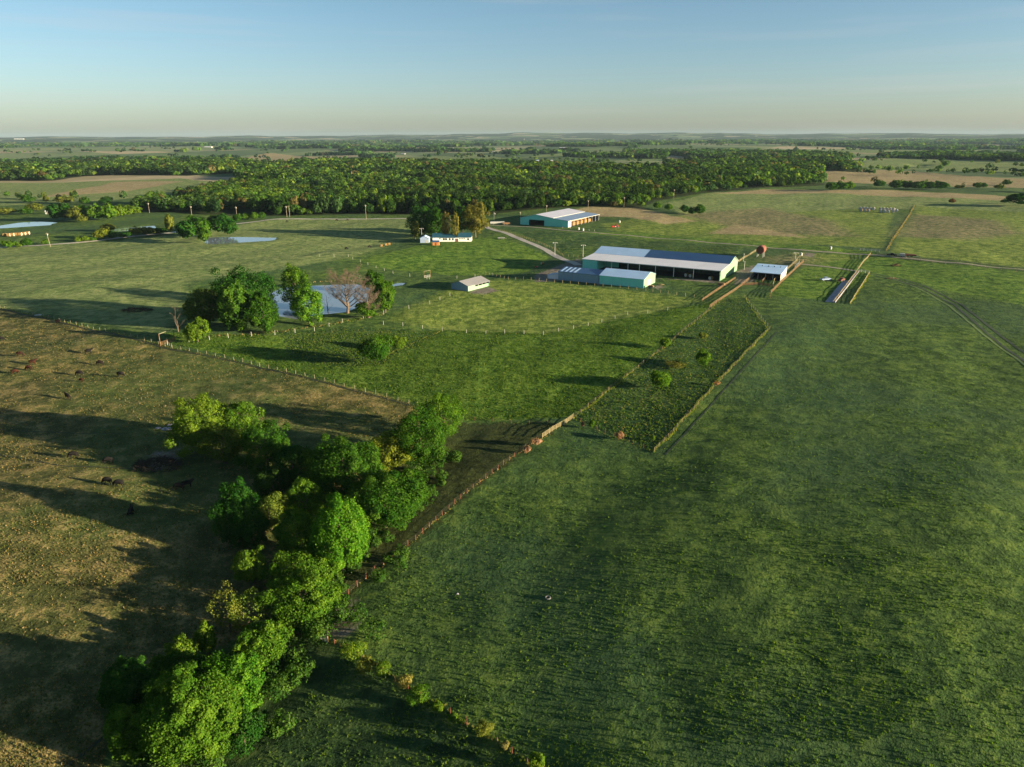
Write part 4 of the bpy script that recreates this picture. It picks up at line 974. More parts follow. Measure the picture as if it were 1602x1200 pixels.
# small barn
b = frame_empty('small_barn', (44.0, 354.2), 'small teal barn with light blue roof and sunlit gable, before the long barn')
L, W_ = 23.4, 16.7
wallp(b, 'wall', TEAL, [(0,-.8),(L,-.8),(L,4.35),(0,4.35)], 'y', 0)
gab = [(.13,-.8),(W_ - .13,-.8),(W_ - .13,4.3),(W_ * .52,6.5),(.13,4.3)]
wallp(b, 'gable_wall', TEAL_LIT, gab, 'x', L - .13); wallp(b, 'gable_wall', TEAL, gab, 'x', 0)
wallp(b, 'wall', TEAL, [(0,-.8),(L,-.8),(L,4.35),(0,4.35)], 'y', W_ - .12)
roof(b, 'roof', ROOFL, -.2, L + .25, -.3, 4.4, W_ * .52, 6.72); roof(b, 'roof', ROOFL, -.2, L + .25, W_ + .3, 4.4, W_ * .52, 6.715)
box(b, 'door', WHITEP, L, L + .06, 5.5, 9.5, 0, 3.2)
# grey shed
b = frame_empty('grey_shed', (24.1, 365.7), 'blue-grey metal shed with a dark roof and pale skylight strips, left of the small barn', 'shed')
L = 22.6
wallp(b, 'wall', GREYM, [(0,-.8),(L,-.8),(L,4.25),(0,4.25)], 'y', .0); g2 = [(.13,-.8),(13.5,-.8),(13.5,4.1),(8.5,5.4),(.13,4.2)]
wallp(b, 'gable_wall', GREYM, g2, 'x', 0); wallp(b, 'wall', GREYM, [(0,-.8),(L,-.8),(L,4.1),(0,4.1)], 'y', 13.5)
roof(b, 'roof', ROOFD, -.2, L - .02, -.3, 4.33, 8.5, 5.62); roof(b, 'roof', ROOFD, -.2, L - .02, 13.8, 4.25, 8.5, 5.615)
for x in (.9, 3.4, 5.9, 8.4): mb = MB(); mb.slab([(x, .4, 4.46), (x + 1.0, .4, 4.46), (x + 1.0, 7.9, 5.555), (x, 7.9, 5.555)], .03); mb.build('skylight', ROOFL, b)
wallp(b, 'lean_to_wall', ROOFW, [(-6.5,-.8),(-.1,-.8),(-.1,2.6),(-6.5,1.7)], 'y', .6); roof_l = MB(); roof_l.slab([(-6.8,.4,1.8),(-.05,.4,2.75),(-.05,6,2.9),(-6.8,6,1.9)], .08); roof_l.build('lean_to_roof', GREYM, b)
# upper barn
b = frame_empty('upper_barn', (7.4, 611.8), 'large teal barn at the wood edge with pale lavender roof and dark doorway', 'barn', (.8565, -.516))
D_ = 60
fac = [(0,-1),(8.5,-1),(8.5,4.7),(23,4.7),(23,-1),(45,-1),(45,5.1),(31,6.6),(15,8.8),(0,5.7)]
for poly in ([(0,-1),(8.5,-1),(8.5,7.35),(0,5.7)], [(8.5,4.5),(23,4.5),(23,7.9),(15,8.8),(8.5,7.35)], [(23,-1),(45,-1),(45,5.1),(31,6.6),(23,7.7)]): wallp(b, 'front_wall', TEAL, poly, 'y', 0)
wallp(b, 'wall', TEAL, [(.13,-1),(D_,-1),(D_,5.6),(.13,5.6)], 'x', 0)
wallp(b, 'back_wall', GREYM, [(0,-1),(45,-1),(45,5.1),(31,6.6),(15,8.8),(0,5.7)], 'y', D_)
def roofx(root, name, mat, y0, y1, xa, za, xb, zb_, t_=.12): mb = MB(); mb.slab([(xa, y0, za), (xb, y0, zb_), (xb, y1, zb_), (xa, y1, za)], t_); return mb.build(name, mat, root)
ROOFV = mat_ribbed('pale_lavender_roof', (.46, .44, .50), .4, .1, .9, .2); ROOFV2 = mat_ribbed('slate_blue_roof', (.17, .23, .33), .4, .2, .9, .2)
roofx(b, 'roof', ROOFV, -.4, D_ + .4, -.4, 5.8, 15, 9.05); roofx(b, 'roof', ROOFV, -.4, D_ + .4, 15, 9.05, 31, 6.95)
roofx(b, 'side_roof', ROOFV2, -.4, D_ + .4, 31, 6.7, 45.6, 5.3); box(b, 'roof_edge', WHITEP, 30.9, 31.3, -.4, D_ + .4, 6.72, 7.0); box(b, 'fascia', WHITEP, 45.6, 45.7, -.4, D_ + .4, 4.95, 5.28)
box(b, 'corner_wall', WHITEP, 45.02, 45.15, .1, 5.5, -1, 5.05)
pm = MB(); pm.box(-.14, .14, -.14, .14, -1, 5.05); pmm = pm.mesh('post', WHITEP)
for k in range(8): o = link('post', pmm, b); o.location = (45, 11 + k * 7, 0)
wallp(b, 'inner_wall', WOODO, [(5.6,-1),(52,-1),(52,4.6),(5.6,4.6)], 'x', 37)
box(b, 'floor', DARKM, .3, 44.6, .3, D_ - .3, -.7, .05)
# small open shed in the middle
b = frame_empty('run_in_shed', (-29.4, 342.6), 'small grey-green livestock shed with pale metal roof standing alone in the paddock', 'shed', (.81, -.587))
wallp(b, 'front_wall', GREYM, [(0,-.6),(10.5,-.6),(10.5,2.5),(5.0,4.3),(0,2.7)], 'y', 0)
wallp(b, 'back_wall', GREYM, [(0,-.6),(10.5,-.6),(10.5,2.5),(5.0,4.3),(0,2.7)], 'y', 16.5)
wallp(b, 'side_wall', TEAL_LIT, [(.1,-.6),(5.5,-.6),(5.5,2.5),(.1,2.5)], 'x', 10.4); wallp(b, 'side_wall', TEAL_LIT, [(5.5,-.6),(16,-.6),(16,1.5),(5.5,1.5)], 'x', 10.4); wallp(b, 'side_wall', GREYM, [(.1,-.6),(16,-.6),(16,2.6),(.1,2.6)], 'x', 0)
roofx(b, 'roof', ROOFS, -.3, 16.9, -.4, 2.72, 5.0, 4.48); roofx(b, 'roof', ROOFS, -.3, 16.9, 5.0, 4.48, 10.9, 2.5)
for y in (8, 11, 14): mb = MB(); mb.box(10.3, 10.5, y - .08, y + .08, -.5, 2.5); mb.build('post', WHITEP, b)
# pen barn
b = frame_empty('pen_barn', (124.2, 367.3), 'small open-fronted cattle barn with a silver-blue roof between the pens', 'barn')
L, W_ = 14.8, 17.0
roof(b, 'roof', ROOFL, -.4, L + .3, -.5, 3.6, W_ + .4, 5.25)
wallp(b, 'side_wall', WHITEP, [(.1,-.6),(W_,-.6),(W_,5.05),(.1,3.5)], 'x', L - .1); wallp(b, 'side_wall', GREYM, [(6,-.6),(W_,-.6),(W_,5.05),(6,4.1)], 'x', 0)
wallp(b, 'back_wall', GREYM, [(.1,-.6),(L - .1,-.6),(L - .1,5.0),(.1,5.0)], 'y', W_)
for x in (.1, 3.7, 7.4, 11.1): box(b, 'post', WHITEP, x - .1, x + .1, -.1, .1, -.6, 3.45)
for x in (3, 6.2, 9.2, 12.2): box(b, 'roof_vent', GREYM, x - .3, x + .3, 12.5, 13.6, 4.6, 5.25)
box(b, 'stall_divider', WOODO, 5.2, 5.35, .5, 8, 0, 1.6); box(b, 'stall_divider', WOODO, 9.6, 9.75, .5, 8, 0, 1.6); box(b, 'floor', DARKM, .2, L - .2, .3, W_ - .2, -.4, .05)
# farmhouse
hx, hy = G(677, 378); b = empty('farmhouse', (hx, hy, hz(hx + 12, hy)), -.02, 'long low white farmhouse with a teal-blue roof below tall trees', 'house')
L = 27.4
wallp(b, 'wall', BRIGHTW, [(0,-.6),(L,-.6),(L,2.9),(0,2.9)], 'y', 0); wallp(b, 'wall', BRIGHTW, [(0,-.6),(L,-.6),(L,2.9),(0,2.9)], 'y', 8)
for x in (0, L - .13): wallp(b, 'wall', WHITEP, [(.13,-.6),(7.95,-.6),(7.95,2.85),(4,5.2),(.13,2.85)], 'x', x)
for x0, x1, zr in ((-.4, 6.6, 5.5), (6.6, 17.6, 4.9), (17.6, L + .4, 5.7)):
    roof(b, 'roof', ROOFT, x0, x1, -.5, 2.95 + (zr - 5.3) * .2, 4, zr); roof(b, 'roof', ROOFT, x0, x1, 8.5, 2.95 + (zr - 5.3) * .2, 4, zr - .005)
for x, w_ in ((5.2,.8),(8.0,1.1),(9.6,1.1),(12.2,.9),(14.4,1.0),(19.4,.7),(20.9,.7),(22.4,.7),(25.2,1.0)):
    f = box(b, 'window', WHITEP, x - w_/2 - .1, x + w_/2 + .1, -.05, -.005, .9 if w_ > .8 else 1.6, 2.4); box(f, 'pane', GLASS, x - w_/2, x + w_/2, -.08, -.06, 1.0 if w_ > .8 else 1.7, 2.3)
box(b, 'door', RUST, 16.1, 17.0, -.06, -.005, 0, 2.1); box(b, 'door', RUST, 17.2, 18.1, -.06, -.005, 0, 2.1); box(b, 'chimney', RUST, 12.4, 13.2, 4.4, 5.2, 4.2, 6.1)
hx, hy = G(657.5, 380); b = empty('white_garden_shed', (hx, hy, hz(hx, hy)), 0, 'small pale blue-white gabled shed left of the farmhouse', 'shed')
wallp(b, 'front_wall', BLUEP, [(0,-.5),(6.1,-.5),(6.1,3.1),(3.05,4.5),(0,3.1)], 'y', 0); wallp(b, 'back_wall', BLUEP, [(0,-.5),(6.1,-.5),(6.1,3.1),(3.05,4.5),(0,3.1)], 'y', 7)
for x in (0, 5.98): wallp(b, 'side_wall', BLUEP, [(.13,-.5),(6.9,-.5),(6.9,3.1),(.13,3.1)], 'x', x)
roofx(b, 'roof', ROOFL, -.2, 7.3, -.3, 3.1, 3.05, 4.65); roofx(b, 'roof', ROOFL, -.2, 7.3, 3.05, 4.65, 6.4, 3.1); box(b, 'door', WHITEP, 3.6, 5.6, -.05, -.005, 0, 1.9)
hx, hy = G(676.8, 384); b = empty('orange_garden_shed', (hx, hy, hz(hx, hy)), 0, 'small orange wooden shed with dark roof in front of the farmhouse', 'shed')
mb = MB(); mb.box(0, 4.4, 0, 3.2, -.4, 2.3); ow = mb.build('wall', mat_plain('orange_wood', (.50, .20, .06), .85, .2, 1.0), b)
roof(b, 'roof', ROOFD, -.2, 4.6, -.2, 2.35, 1.6, 3.3); roof(b, 'roof', ROOFD, -.2, 4.6, 3.4, 2.35, 1.6, 3.295); box(b, 'door', RUST, 1.7, 2.7, -.05, -.005, 0, 1.9)
hx, hy = G(71, 335); b = empty('distant_shed', (hx, hy, hz(hx, hy)), .2, 'tiny white shed beside the left grove', 'shed')
box(b, 'wall', WHITEP, 0, 5, 0, 4, -.5, 2.6); roof(b, 'roof', ROOFW, -.2, 5.2, -.2, 2.65, 2, 3.8); roof(b, 'roof', ROOFW, -.2, 5.2, 4.2, 2.65, 2, 3.79)
# red feed bin on legs
p = G3(1190, 402); b = empty('feed_bin', p, -.52, 'dark red cylindrical feed bin lying on white stilts behind the pen barn', 'feed bin')
mb = MB(); n = 16
mb.tube([(-.1,-3.2,4.6),(-.1,-3.0,4.6),(-.1,3.0,4.6),(-.1,3.2,4.6)], [2.2,2.45,2.45,2.2], 16); mb.build('tank', RUST, b)
mb = MB(); mb.tube([(-.1,3.22,4.6),(-.1,3.3,4.6)], [2.3,2.3], 16); mb.build('end_cap', REDP, b)
for x in (-1.9, 1.7):
    for y in (-2.6, 0, 2.6): mb = MB(); mb.tube([(x, y, -.3), (x * .85, y, 3.6)], .13, 6); mb.build('leg', WHITEP, b)
for y in (-2.6, 2.6): box(b, 'cross_beam', WHITEP, -1.8, 1.6, y - .08, y + .08, 2.1, 2.3)
# feed bunk
A_, B_ = Vector(G(1298, 473)), Vector(G(1337, 424)); dd = B_ - A_; Lb = dd.length; b = empty('feed_bunk', (A_.x, A_.y, hz(*((A_+B_)/2))), atan2(dd.y, dd.x), 'long grey concrete feed bunk and apron running between the pens', 'feed bunk')
box(b, 'apron', CONC, 0, Lb, -1.9, 1.9, -.6, .22); box(b, 'trough', CONC, 0, Lb, -1.6, -1.1, .22, .75); box(b, 'trough', CONC, 0, Lb, -2.3, -2.1, -.3, .8)
# far farmsteads
for px, py, w_, d__, h_, m1, m2, lab in [(630,241.5,22,10,5,WHITEP,ROOFW,'long white distant farm building left of the open field'),(841,253,10,8,5,WHITEP,ROOFL,'small white distant house among dark trees'),(863,253,7,6,5,WHITEP,ROOFW,'narrow white distant house right of its neighbour'),
        (296,216.5,90,60,26,WHITEP,ROOFW,'pale distant industrial block on the left horizon'),(30,223,130,30,14,WHITEP,ROOFW,'pale distant warehouse at the far left'),(90,222.5,60,30,13,WHITEP,ROOFW,'smaller pale distant warehouse near the left horizon'),
        (462,227,90,30,9,WHITEP,ROOFL,'row of pale distant sheds beyond the left fields'),(772,238,14,9,5,WHITEP,ROOFW,'white distant barn in the middle fields'),(880,233,40,20,9,RUST,ROOFW,'reddish distant farm roofs in the middle fields'),
        (1322,258,10,8,5,WHITEP,ROOFW,'pinkish distant farmhouse at the end of the right woods'),(1247,265.5,22,8,4,WHITEP,ROOFL,'pale distant shed under the right woods'),(1290,222,60,20,9,WHITEP,ROOFW,'pale distant building on the right plain'),
        (212,229,60,25,9,WHITEP,ROOFW,'pale distant building left of the tan strip'),(325,231,50,20,9,WHITEP,ROOFW,'pale distant building just above the tan strip'),(1130,219.5,70,30,12,WHITEP,ROOFW,'white distant shed near the right hills'),(990,262,5,4,3,WHITEP,ROOFW,'tiny white distant shelter in the narrow pale field')]:
    x, y = G(px, py); b = empty('distant_building', (x, y, hz(x, y)), random.uniform(-.5, .1), lab, 'building')
    box(b, 'wall', m1, -w_/2, w_/2, 0, d__, -2, h_ * .7); roof(b, 'roof', m2, -w_/2, w_/2, -.2, h_ * .7 + .05, d__/2, h_); roof(b, 'roof', m2, -w_/2, w_/2, d__+.2, h_ * .7 + .05, d__/2, h_ - .005)
def cyl_thing(name, px, py, h, rr, mat, lab, cat, bulb=None):
    x, y = G(px, py); mb = MB(); mb.tube([(0,0,-1),(0,0,h)], [rr, rr*.7], 8)
    root = empty(name, (x, y, hz(x, y)), 0, lab, cat); mb.build('shaft', mat, root)
    if bulb: m2 = MB(); m2.tube([(0,0,h),(0,0,h+bulb*.3),(0,0,h+bulb),(0,0,h+bulb*1.3)], [rr, bulb*.8, bulb*.8, .2], 12); m2.build('tank', mat, root)
cyl_thing('water_tower', 574, 217, 45, 2.5, WHITEP, 'pale water tower on the horizon left of the middle', 'water tower', 12)
cyl_thing('radio_mast', 820, 222, 46, 3.0, WHITEP, 'white mast on the horizon just right of the middle', 'mast')

# ------------------------------------------------------------ utility poles and lamps
def pole(px, py, top, lab, arm=True, lean=0.0, name='utility_pole', mat=WOODP, double=False):
    p = G3(px, py); h = tall(p.x, p.y, p.z, top); root = empty(name, p, .5, lab, 'pole', 'utility poles')
    root.rotation_euler = (0, lean, .5)
    mb = MB(); mb.tube([(0,0,-.5),(0,0,h)], [.19,.13], 7)
    if double: mb.tube([(2.6,0,-.5),(2.6,0,h)], [.19,.13], 7)
    mb.build('shaft', mat, root)
    if arm: mb = MB(); mb.box(-1.1, 1.1 + (2.6 if double else 0), -.07, .07, h - .75, h - .6); mb.build('crossarm', mat, root); mb = MB(); mb.tube([(.3,0,h-1.6),(.3,0,h-.9)], .22, 8); mb.build('transformer', STEEL, root)
for q in [(79,386,364,'leaning pale pole at the county road beside green bushes',True,-.06),(262,363,344,'utility pole at the county road beside the thin olive tree'),(234,333,317,'utility pole at the left tip of the woodland shadow'),(300,336,322,'utility pole in front of the woodland, between two others at the left'),
          (371,341,323,'utility pole behind the small roadside trees'),(573,343,320,'single utility pole in the meadow against the dark wood edge'),(855,336,320.5,'slim pole directly behind the upper barn roof'),(814,340,331,'short pole at the left corner of the upper barn'),
          (920,326,313,'slim pole at the wood edge right of the upper barn'),(976,324,308,'slim pole at the left of the tan field by the wood edge'),(1054,312,296,'sunlit orange-brown pole where the woodland ends'),(1057,267,250,'distant tall pole in the middle of the far fields')]:
    pole(*q)
pole(449, 340, 322, 'pair of utility poles standing together by the county road', double=True)
def lamp(px, py, top, lab):
    p = G3(px, py); h = tall(p.x, p.y, p.z, top); root = empty('yard_lamp', p, 0, lab, 'lamp', 'yard lamps')
    mb = MB(); mb.tube([(0,0,-.5),(0,0,h)], [.16,.11], 7); mb.build('pole', WHITEP, root); mb = MB(); mb.box(-1.3,1.3,-.12,.12,h-.18,h-.04); mb.build('arm', WHITEP, root)
    for x in (-1.2, 1.2): mb = MB(); mb.tube([(x,0,h-.55),(x,0,h-.15)], [.34,.16], 8); mb.build('lamp_head', WHITEP, root)
lamp(868,399,379,'yard lamp beside the curved driveway'); lamp(912,402,383,'yard lamp at the left corner of the long barn'); lamp(660,376,357,'yard lamp by the small pale shed'); lamp(1244,405,395,'small yard lamp at the top of the cattle alley')
p = G3(773, 347); root = empty('flagpole', p, 0, 'thin white flagpole beside the driveway entrance', 'flagpole'); mb = MB(); mb.tube([(0,0,-.3),(0,0,8.5)], [.1,.05], 6); mb.build('pole', WHITEP, root)
mb = MB(); n = 8
for k in range(n): mb.box(k*.16, (k+1)*.16, .05*sin(k)-.01, .05*sin(k)+.01, 6.6-k*.06, 7.7-k*.06)
mb.build('flag', WHITEP, root)
for q in [(1163,409,402,'white post standing by the right gable of the long barn'),(1164,422,408,'tall white post between the long barn and the pen barn')]:
    p = G3(q[0], q[1]); root = empty('white_post', p, 0, q[3], 'post'); h = 4.5; mb = MB(); mb.tube([(0,0,-.3),(0,0,h)], .13, 7); mb.build('shaft', WHITEP, root); mb = MB(); mb.box(-.25,.25,-.25,.25,h,h+.12); mb.build('cap', WHITEP, root)

# ------------------------------------------------------------ round bales
BM = None
def bale_mesh(R=.85, L=1.5):
    r_ = np.random.default_rng(9); n = 20; mb = MB(); mb.tube([(-L/2,0,0),(-L/2+.08,0,0),(L/2-.08,0,0),(L/2,0,0)], [R*.93,R,R,R*.93], n); return mb
bm_m = bale_mesh().mesh('bale_body', HAYG); bm_h = bale_mesh().mesh('bale_body', HAY)
em = MB(); em.tube([(-.757,0,0),(-.75,0,0)], .74, 20); em.tube([(.75,0,0),(.757,0,0)], .74, 20); emm = em.mesh('bale_end', WRAP)
def bale(px, py, rz, lab, group, z=0, mesh=None, s=1.0):
    p = G3(px, py); o = link('round_bale', mesh or bm_m); o.location = (p.x, p.y, p.z + (.82 + z) * s); o.rotation_euler = (0, 0, rz); o.scale = (s, s, s); tag(o, lab, 'hay bale', group)
    e = link('bale_end', emm, o)
ords = ['first','second','third','fourth','fifth','sixth','seventh','eighth','ninth','tenth','eleventh','twelfth']
for k in range(11):
    if k == 5: continue
    bale(1345.5 + k * 5.2, 328.2 + k * .12, 1.05 + random.uniform(-.1, .1), 'weathered round bale in the back row on the hill, %s from its left end' % ords[k if k < 5 else k - 1], 'round bales stored on the hill', s=1.7)
for k, (x, y) in enumerate([(1347,331),(1353,331.5),(1358,331.5),(1377,332.5),(1383,332.8),(1389,333.2),(1397,332.5),(1402,331.5)]):
    bale(x, y, 1.05 + random.uniform(-.15, .15), 'brown round bale in the front row on the hill, %s from its left end' % ords[k], 'round bales stored on the hill', s=1.7, mesh=bm_h if k < 3 else None)
for q in [(597,386,'tan round bale left of two in the meadow near the farmhouse'),(604,384.5,'tan round bale in the middle of the trio near the farmhouse'),(609,383.5,'tan round bale at the right of the trio near the farmhouse')]: bale(q[0], q[1], .3, q[2], 'bales in the meadow by the farmhouse', mesh=bm_h)
bale(848.5, 414, .4, 'pale tan round bale on the grass beside the gravel yard', 'bales near the gravel yard', mesh=bm_h)
for k, (x, y) in enumerate([(8,370),(14,370),(20,369.5),(26,369),(32,368.8),(38,368),(44,367)]):
    bale(x, y, .2, 'orange-brown round bale in the row by the left pond, %s from its left end' % ords[k], 'row of round bales by the left pond', mesh=bm_h, s=1.5)
for k, (x, y, z) in enumerate([(952,416,0),(957,417,0),(1074,433,0),(1081,434,0),(1112,438,0)]):
    px0, py0 = x, y; bale(x, y, .6, ['hay bale in the left bay of the long barn','hay bale touching its neighbour in the left bay of the long barn','hay bale in the dark middle bay of the long barn','second hay bale in the dark middle bay of the long barn','hay bale in the last bay of the long barn'][k], 'bales in the long barn', mesh=bm_h, s=1.2)
# hay stacks inside the upper barn: a wall of big bales lit from the open side
for k in range(6):
    c0, s0 = .8565, -.516; lx, ly = 41.5, 9 + k * 7.5; x = 7.4 + c0 * lx - s0 * ly; y = 611.8 + s0 * lx + c0 * ly
    mb = MB()
    for j in range(3):
        for q_ in range(2): mb.box(-.9, .9, -2.6 + j * 1.75, -2.6 + j * 1.75 + 1.68, q_ * 1.3 + .06, q_ * 1.3 + 1.32)
    o = mb.build('hay_stack', HAY); o.location = (x, y, hz(40, 600)); o.rotation_euler[2] = atan2(s0, c0)
    tag(o, 'orange-lit hay stack under the open side of the upper barn, %s from the near corner' % ords[k], 'hay stack', 'hay stacks in the upper barn')

# ------------------------------------------------------------ vehicles and implements
def wheel(root, x, y, R, W=.25):
    t_ = MB(); t_.tube([(x, y - W/2, R), (x, y + W/2, R)], R, 14); o = t_.build('wheel', BLKR, root); h_ = MB(); h_.tube([(x, y - W/2 - .02, R), (x, y + W/2 + .02, R)], R * .5, 10); h_.build('rim', STEEL, o)
def pickup(px, py, rz, paint, lab, name='pickup_truck', cat='truck'):
    p = G3(px, py); root = empty(name, p, rz, lab, cat)
    mb = MB(); mb.prism([(-2.7,.55),(2.65,.55),(2.7,.95),(2.5,1.15),(1.1,1.25),(.55,1.25),(.55,1.25),(-.85,1.25),(-.85,1.2),(-2.7,1.2)], -.92, .92); mb.build('body', paint, root)
    mb = MB(); mb.prism([(-.85,1.25),(1.1,1.25),(.45,1.85),(-.7,1.85)], -.8, .8); c = mb.build('cab', paint, root)
    mb = MB(); mb.prism([(-.72,1.3),(.95,1.3),(.42,1.76),(-.6,1.76)], -.82, .82); mb.build('window', GLASS, c)
    for x in (-1.75, 1.75):
        for y in (-.82, .82): wheel(root, x, y, .39)
    for y in (-.65, .65): q = MB(); q.box(2.66, 2.73, y - .18, y + .18, .75, .95); q.build('headlight', STEEL, root)
    q = MB(); q.box(-2.6, -.95, -.78, .78, 1.18, 1.215); q.build('bed', BLKR, root)
pickup(1292, 439, .15, BLUEP, 'small pale blue-white car parked by the fence left of the feed bunk', 'parked_car', 'car')
pickup(1395, 400.5, -.35, BLKR, 'dark truck on the track at the head of the far fence')
pickup(1316, 440, .8, RUST, 'dark red vehicle in the shade beside the feed bunk', 'parked_truck', 'truck')
def wagon(px, py, rz, L, W, H, col, lab, name='flat_trailer', cat='trailer', deck=.8, slat=False):
    p = G3(px, py); root = empty(name, p, rz, lab, cat)
    q = MB(); q.box(-L/2, L/2, -W/2, W/2, deck, deck + .18); q.build('deck', WOODP if slat else col, root)
    q = MB(); q.prism([(-L/2,deck+.18),(L/2,deck+.18),(L/2,deck+H),(L/2-.5,deck+H+.15),(-L/2+.5,deck+H+.15),(-L/2,deck+H)], -W/2, W/2); q.build('body', col, root)
    q = MB(); q.tube([(L/2,0,deck),(L/2+1.3,0,.5)], .06, 5); q.build('drawbar', STEEL, root)
    for x in (-L*.25, L*.1):
        for y in (-W/2, W/2): wheel(root, x, y, .42)
wagon(1410.5, 402.5, -.35, 3.0, 2.0, 1.4, WHITEP, 'small white trailer behind the dark truck on the track')
wagon(1424, 402, -.35, 6.0, 2.2, .7, RUST, 'low rusty trailer at the right of the small white one')
wagon(778, 351, .05, 12, 2.6, 1.4, WHITEP, 'long white trailer parked by the driveway entrance')
wagon(792, 352, .05, 6, 2.4, 1.2, WOODO, 'short orange-brown trailer right of the long white one')
wagon(784, 374, 0, 5.5, 2.6, .12, WHITEP, 'pale flat trailer on the lawn beside the driveway')
wagon(1018, 451, -.5, 2.6, 1.6, .5, WOODO, 'rusty farm cart at the sunlit gable of the small barn')
wagon(1128, 448, -.5, 3.2, 1.8, .8, WOODO, 'reddish farm cart at the right end of the long barn')
# red tractor
def tractor(px, py, rz, paint, lab):
    p = G3(px, py); root = empty('tractor', p, rz, lab, 'tractor')
    q = MB(); q.prism([(-1.2,.7),(2.2,.7),(2.3,1.5),(.4,1.65),(.2,1.2),(-1.2,1.2)], -.5, .5); q.build('body', paint, root)
    q = MB(); q.prism([(-1.2,1.2),(.3,1.2),(.1,2.6),(-1.0,2.6)], -.7, .7); c = q.build('cab', GLASS, root); q = MB(); q.box(-1.15,.25,-.8,.8,2.6,2.72); q.build('roof', paint, c)
    for y in (-.95, .95): wheel(root, -.7, y, .95, .45); wheel(root, 1.7, y * .85, .55, .3)
    q = MB(); q.box(-3.8,-1.4,-1.5,1.5,.5,1.5); q.build('implement', paint, root)
tractor(964, 356, .1, REDP, 'bright red-orange tractor with implement in the field right of the upper barn')
for q in [(905,359.5,'white water tank nearest the upper barn on the track side'),(912,361,'second white water tank on the track side'),(969,348.5,'tiny white tank behind the red tractor'),(1299,390,'white tank beside the track right of the pens'),(1253,400,'small pale tank on the bare patch behind the alley')]:
    p = G3(q[0], q[1]); root = empty('water_tank', p, .4, q[2], 'tank', 'white tanks'); mb = MB(); mb.tube([(0,0,0),(0,0,.15),(0,0,1.5),(0,0,1.75),(0,0,1.85)], [.8,.85,.85,.6,.2], 14); mb.build('shell', WHITEP, root); mb = MB(); mb.tube([(0,0,1.85),(0,0,1.98)], .22, 10); mb.build('lid', STEEL, root)
p = G3(839, 419); root = empty('mower', p, .3, 'small dark red mower on the grass beside the gravel yard', 'mower'); q = MB(); q.prism([(-.8,.35),(1,.35),(1,.8),(.3,.95),(-.1,.6),(-.8,.7)], -.5, .5); q.build('body', REDP, root)
for x in (-.55, .7):
    for y in (-.5, .5): wheel(root, x, y, .3, .2)
q = MB(); q.box(-.6,-.2,-.25,.25,.7,1.1); q.build('seat', BLKR, root)
# tyre-like trough in the pasture, brush piles, fallen log
p = G3(857, 936); mb = MB(); ring = [(cos(a)*.42, sin(a)*.42, .12) for a in np.linspace(0, 2*pi, 15)]; mb.tube(ring, .13, 7, False); o = mb.build('old_tyre', mat_plain('old_rubber', (.12, .12, .12))); o.location = p; tag(o, 'grey old tyre lying alone in the large dark pasture', 'tyre')
p = G3(716, 930); mb = MB(); mb.tube([(-.2,0,.06),(0,.03,.16),(.22,0,.05)], [.09,.13,.07], 8); o = mb.build('pale_stone', CONC); o.location = p; tag(o, 'small pale stone in the large pasture near the creek fence', 'stone')
def pile(px, py, rx, ry, h, lab, mat, n=90, name='brush_pile', lo=.8):
    p = G3(px, py); r_ = np.random.default_rng(int(px)); mb = MB()
    for k in range(n):
        a = r_.uniform(0, 6.28); q_ = sqrt(r_.uniform(0, 1)); c0 = Vector((cos(a)*q_*rx, sin(a)*q_*ry, max(.05, h*(1-q_**1.6)*r_.uniform(.4,1)))); d = Vector((r_.normal(), r_.normal(), r_.normal()*.3)).normalized() * r_.uniform(.4, 1.4) * lo
        mb.tube([c0 - d, c0 + Vector(r_.normal(0,.1,3)), c0 + d], [.05,.09,.03], 4, False)
    o = mb.build(name, mat); o.location = p; return tag(o, lab, 'brush pile')
BRUSH = mat_plain('dark_brush', (.035, .028, .02), .95, .4, 2.0)
pile(248,730,5.5,3.6,2.3,'large dark heap of cut brush on the bare ground by the creek line',BRUSH,260,lo=1.1)
pile(222,727,1.8,1.5,1.5,'small dark heap of brush at the left of the large one',BRUSH,70)
pile(214,486,6.5,3.5,1.6,'dark burnt brush pile in the upper left meadow',BRUSH,170,lo=1.2)
pile(1402,416,2.5,2.0,1.6,'orange-brown heap of scrap beside the right track',WOODO,70,lo=.9)
pile(1396,436,3.2,1.3,.5,'low tan heap of branches by the start of the wheel tracks',WOODT,60)
pile(1035,446,1.6,1.2,.7,'small tan heap beside the small barn gable',WOODT,45,lo=.6)
p = G3(282, 712); q2 = G3(298, 706); mb = MB(); d = q2 - p
mb.tube([(-6,-2,.5),(-3,-.8,.5),(0,0,.4),(d.x,d.y,.55)], [.08,.16,.24,.3], 8); mb.tube([(-3,-.8,.5),(-4.6,.6,1.1)], [.1,.04], 6); mb.tube([(0,0,.4),(-1.6,1.6,1.3)], [.1,.03], 6)
o = mb.build('fallen_log', WOODP); o.location = p; tag(o, 'pale fallen log lying between the brush heap and the creek trees', 'log')
for q in [(268,665,.9,'pale flat rock at the pasture edge of the far left creek tree'),(262,671,1.3,'second pale rock just below the first by the creek trees'),(247,670,.7,'small pale rock farther left by the creek trees'),(60,493,1.2,'white object lying at the long pasture fence')]:
    p = G3(q[0], q[1]); r_ = np.random.default_rng(int(q[0])); me = bpy.data.meshes.new('rock')
    import bmesh
    bm = bmesh.new(); bmesh.ops.create_icosphere(bm, subdivisions=2, radius=1.0)
    for v in bm.verts: v.co = Vector((v.co.x * q[2] * 1.2, v.co.y * q[2] * .8, v.co.z * .22)) * (1 + r_.normal(0, .09))
    bm.to_mesh(me); bm.free(); me.materials.append(CONC if q[0] > 100 else WHITEP); o = link('rock', me); o.location = p + Vector((0, 0, .05)); tag(o, q[3], 'rock')

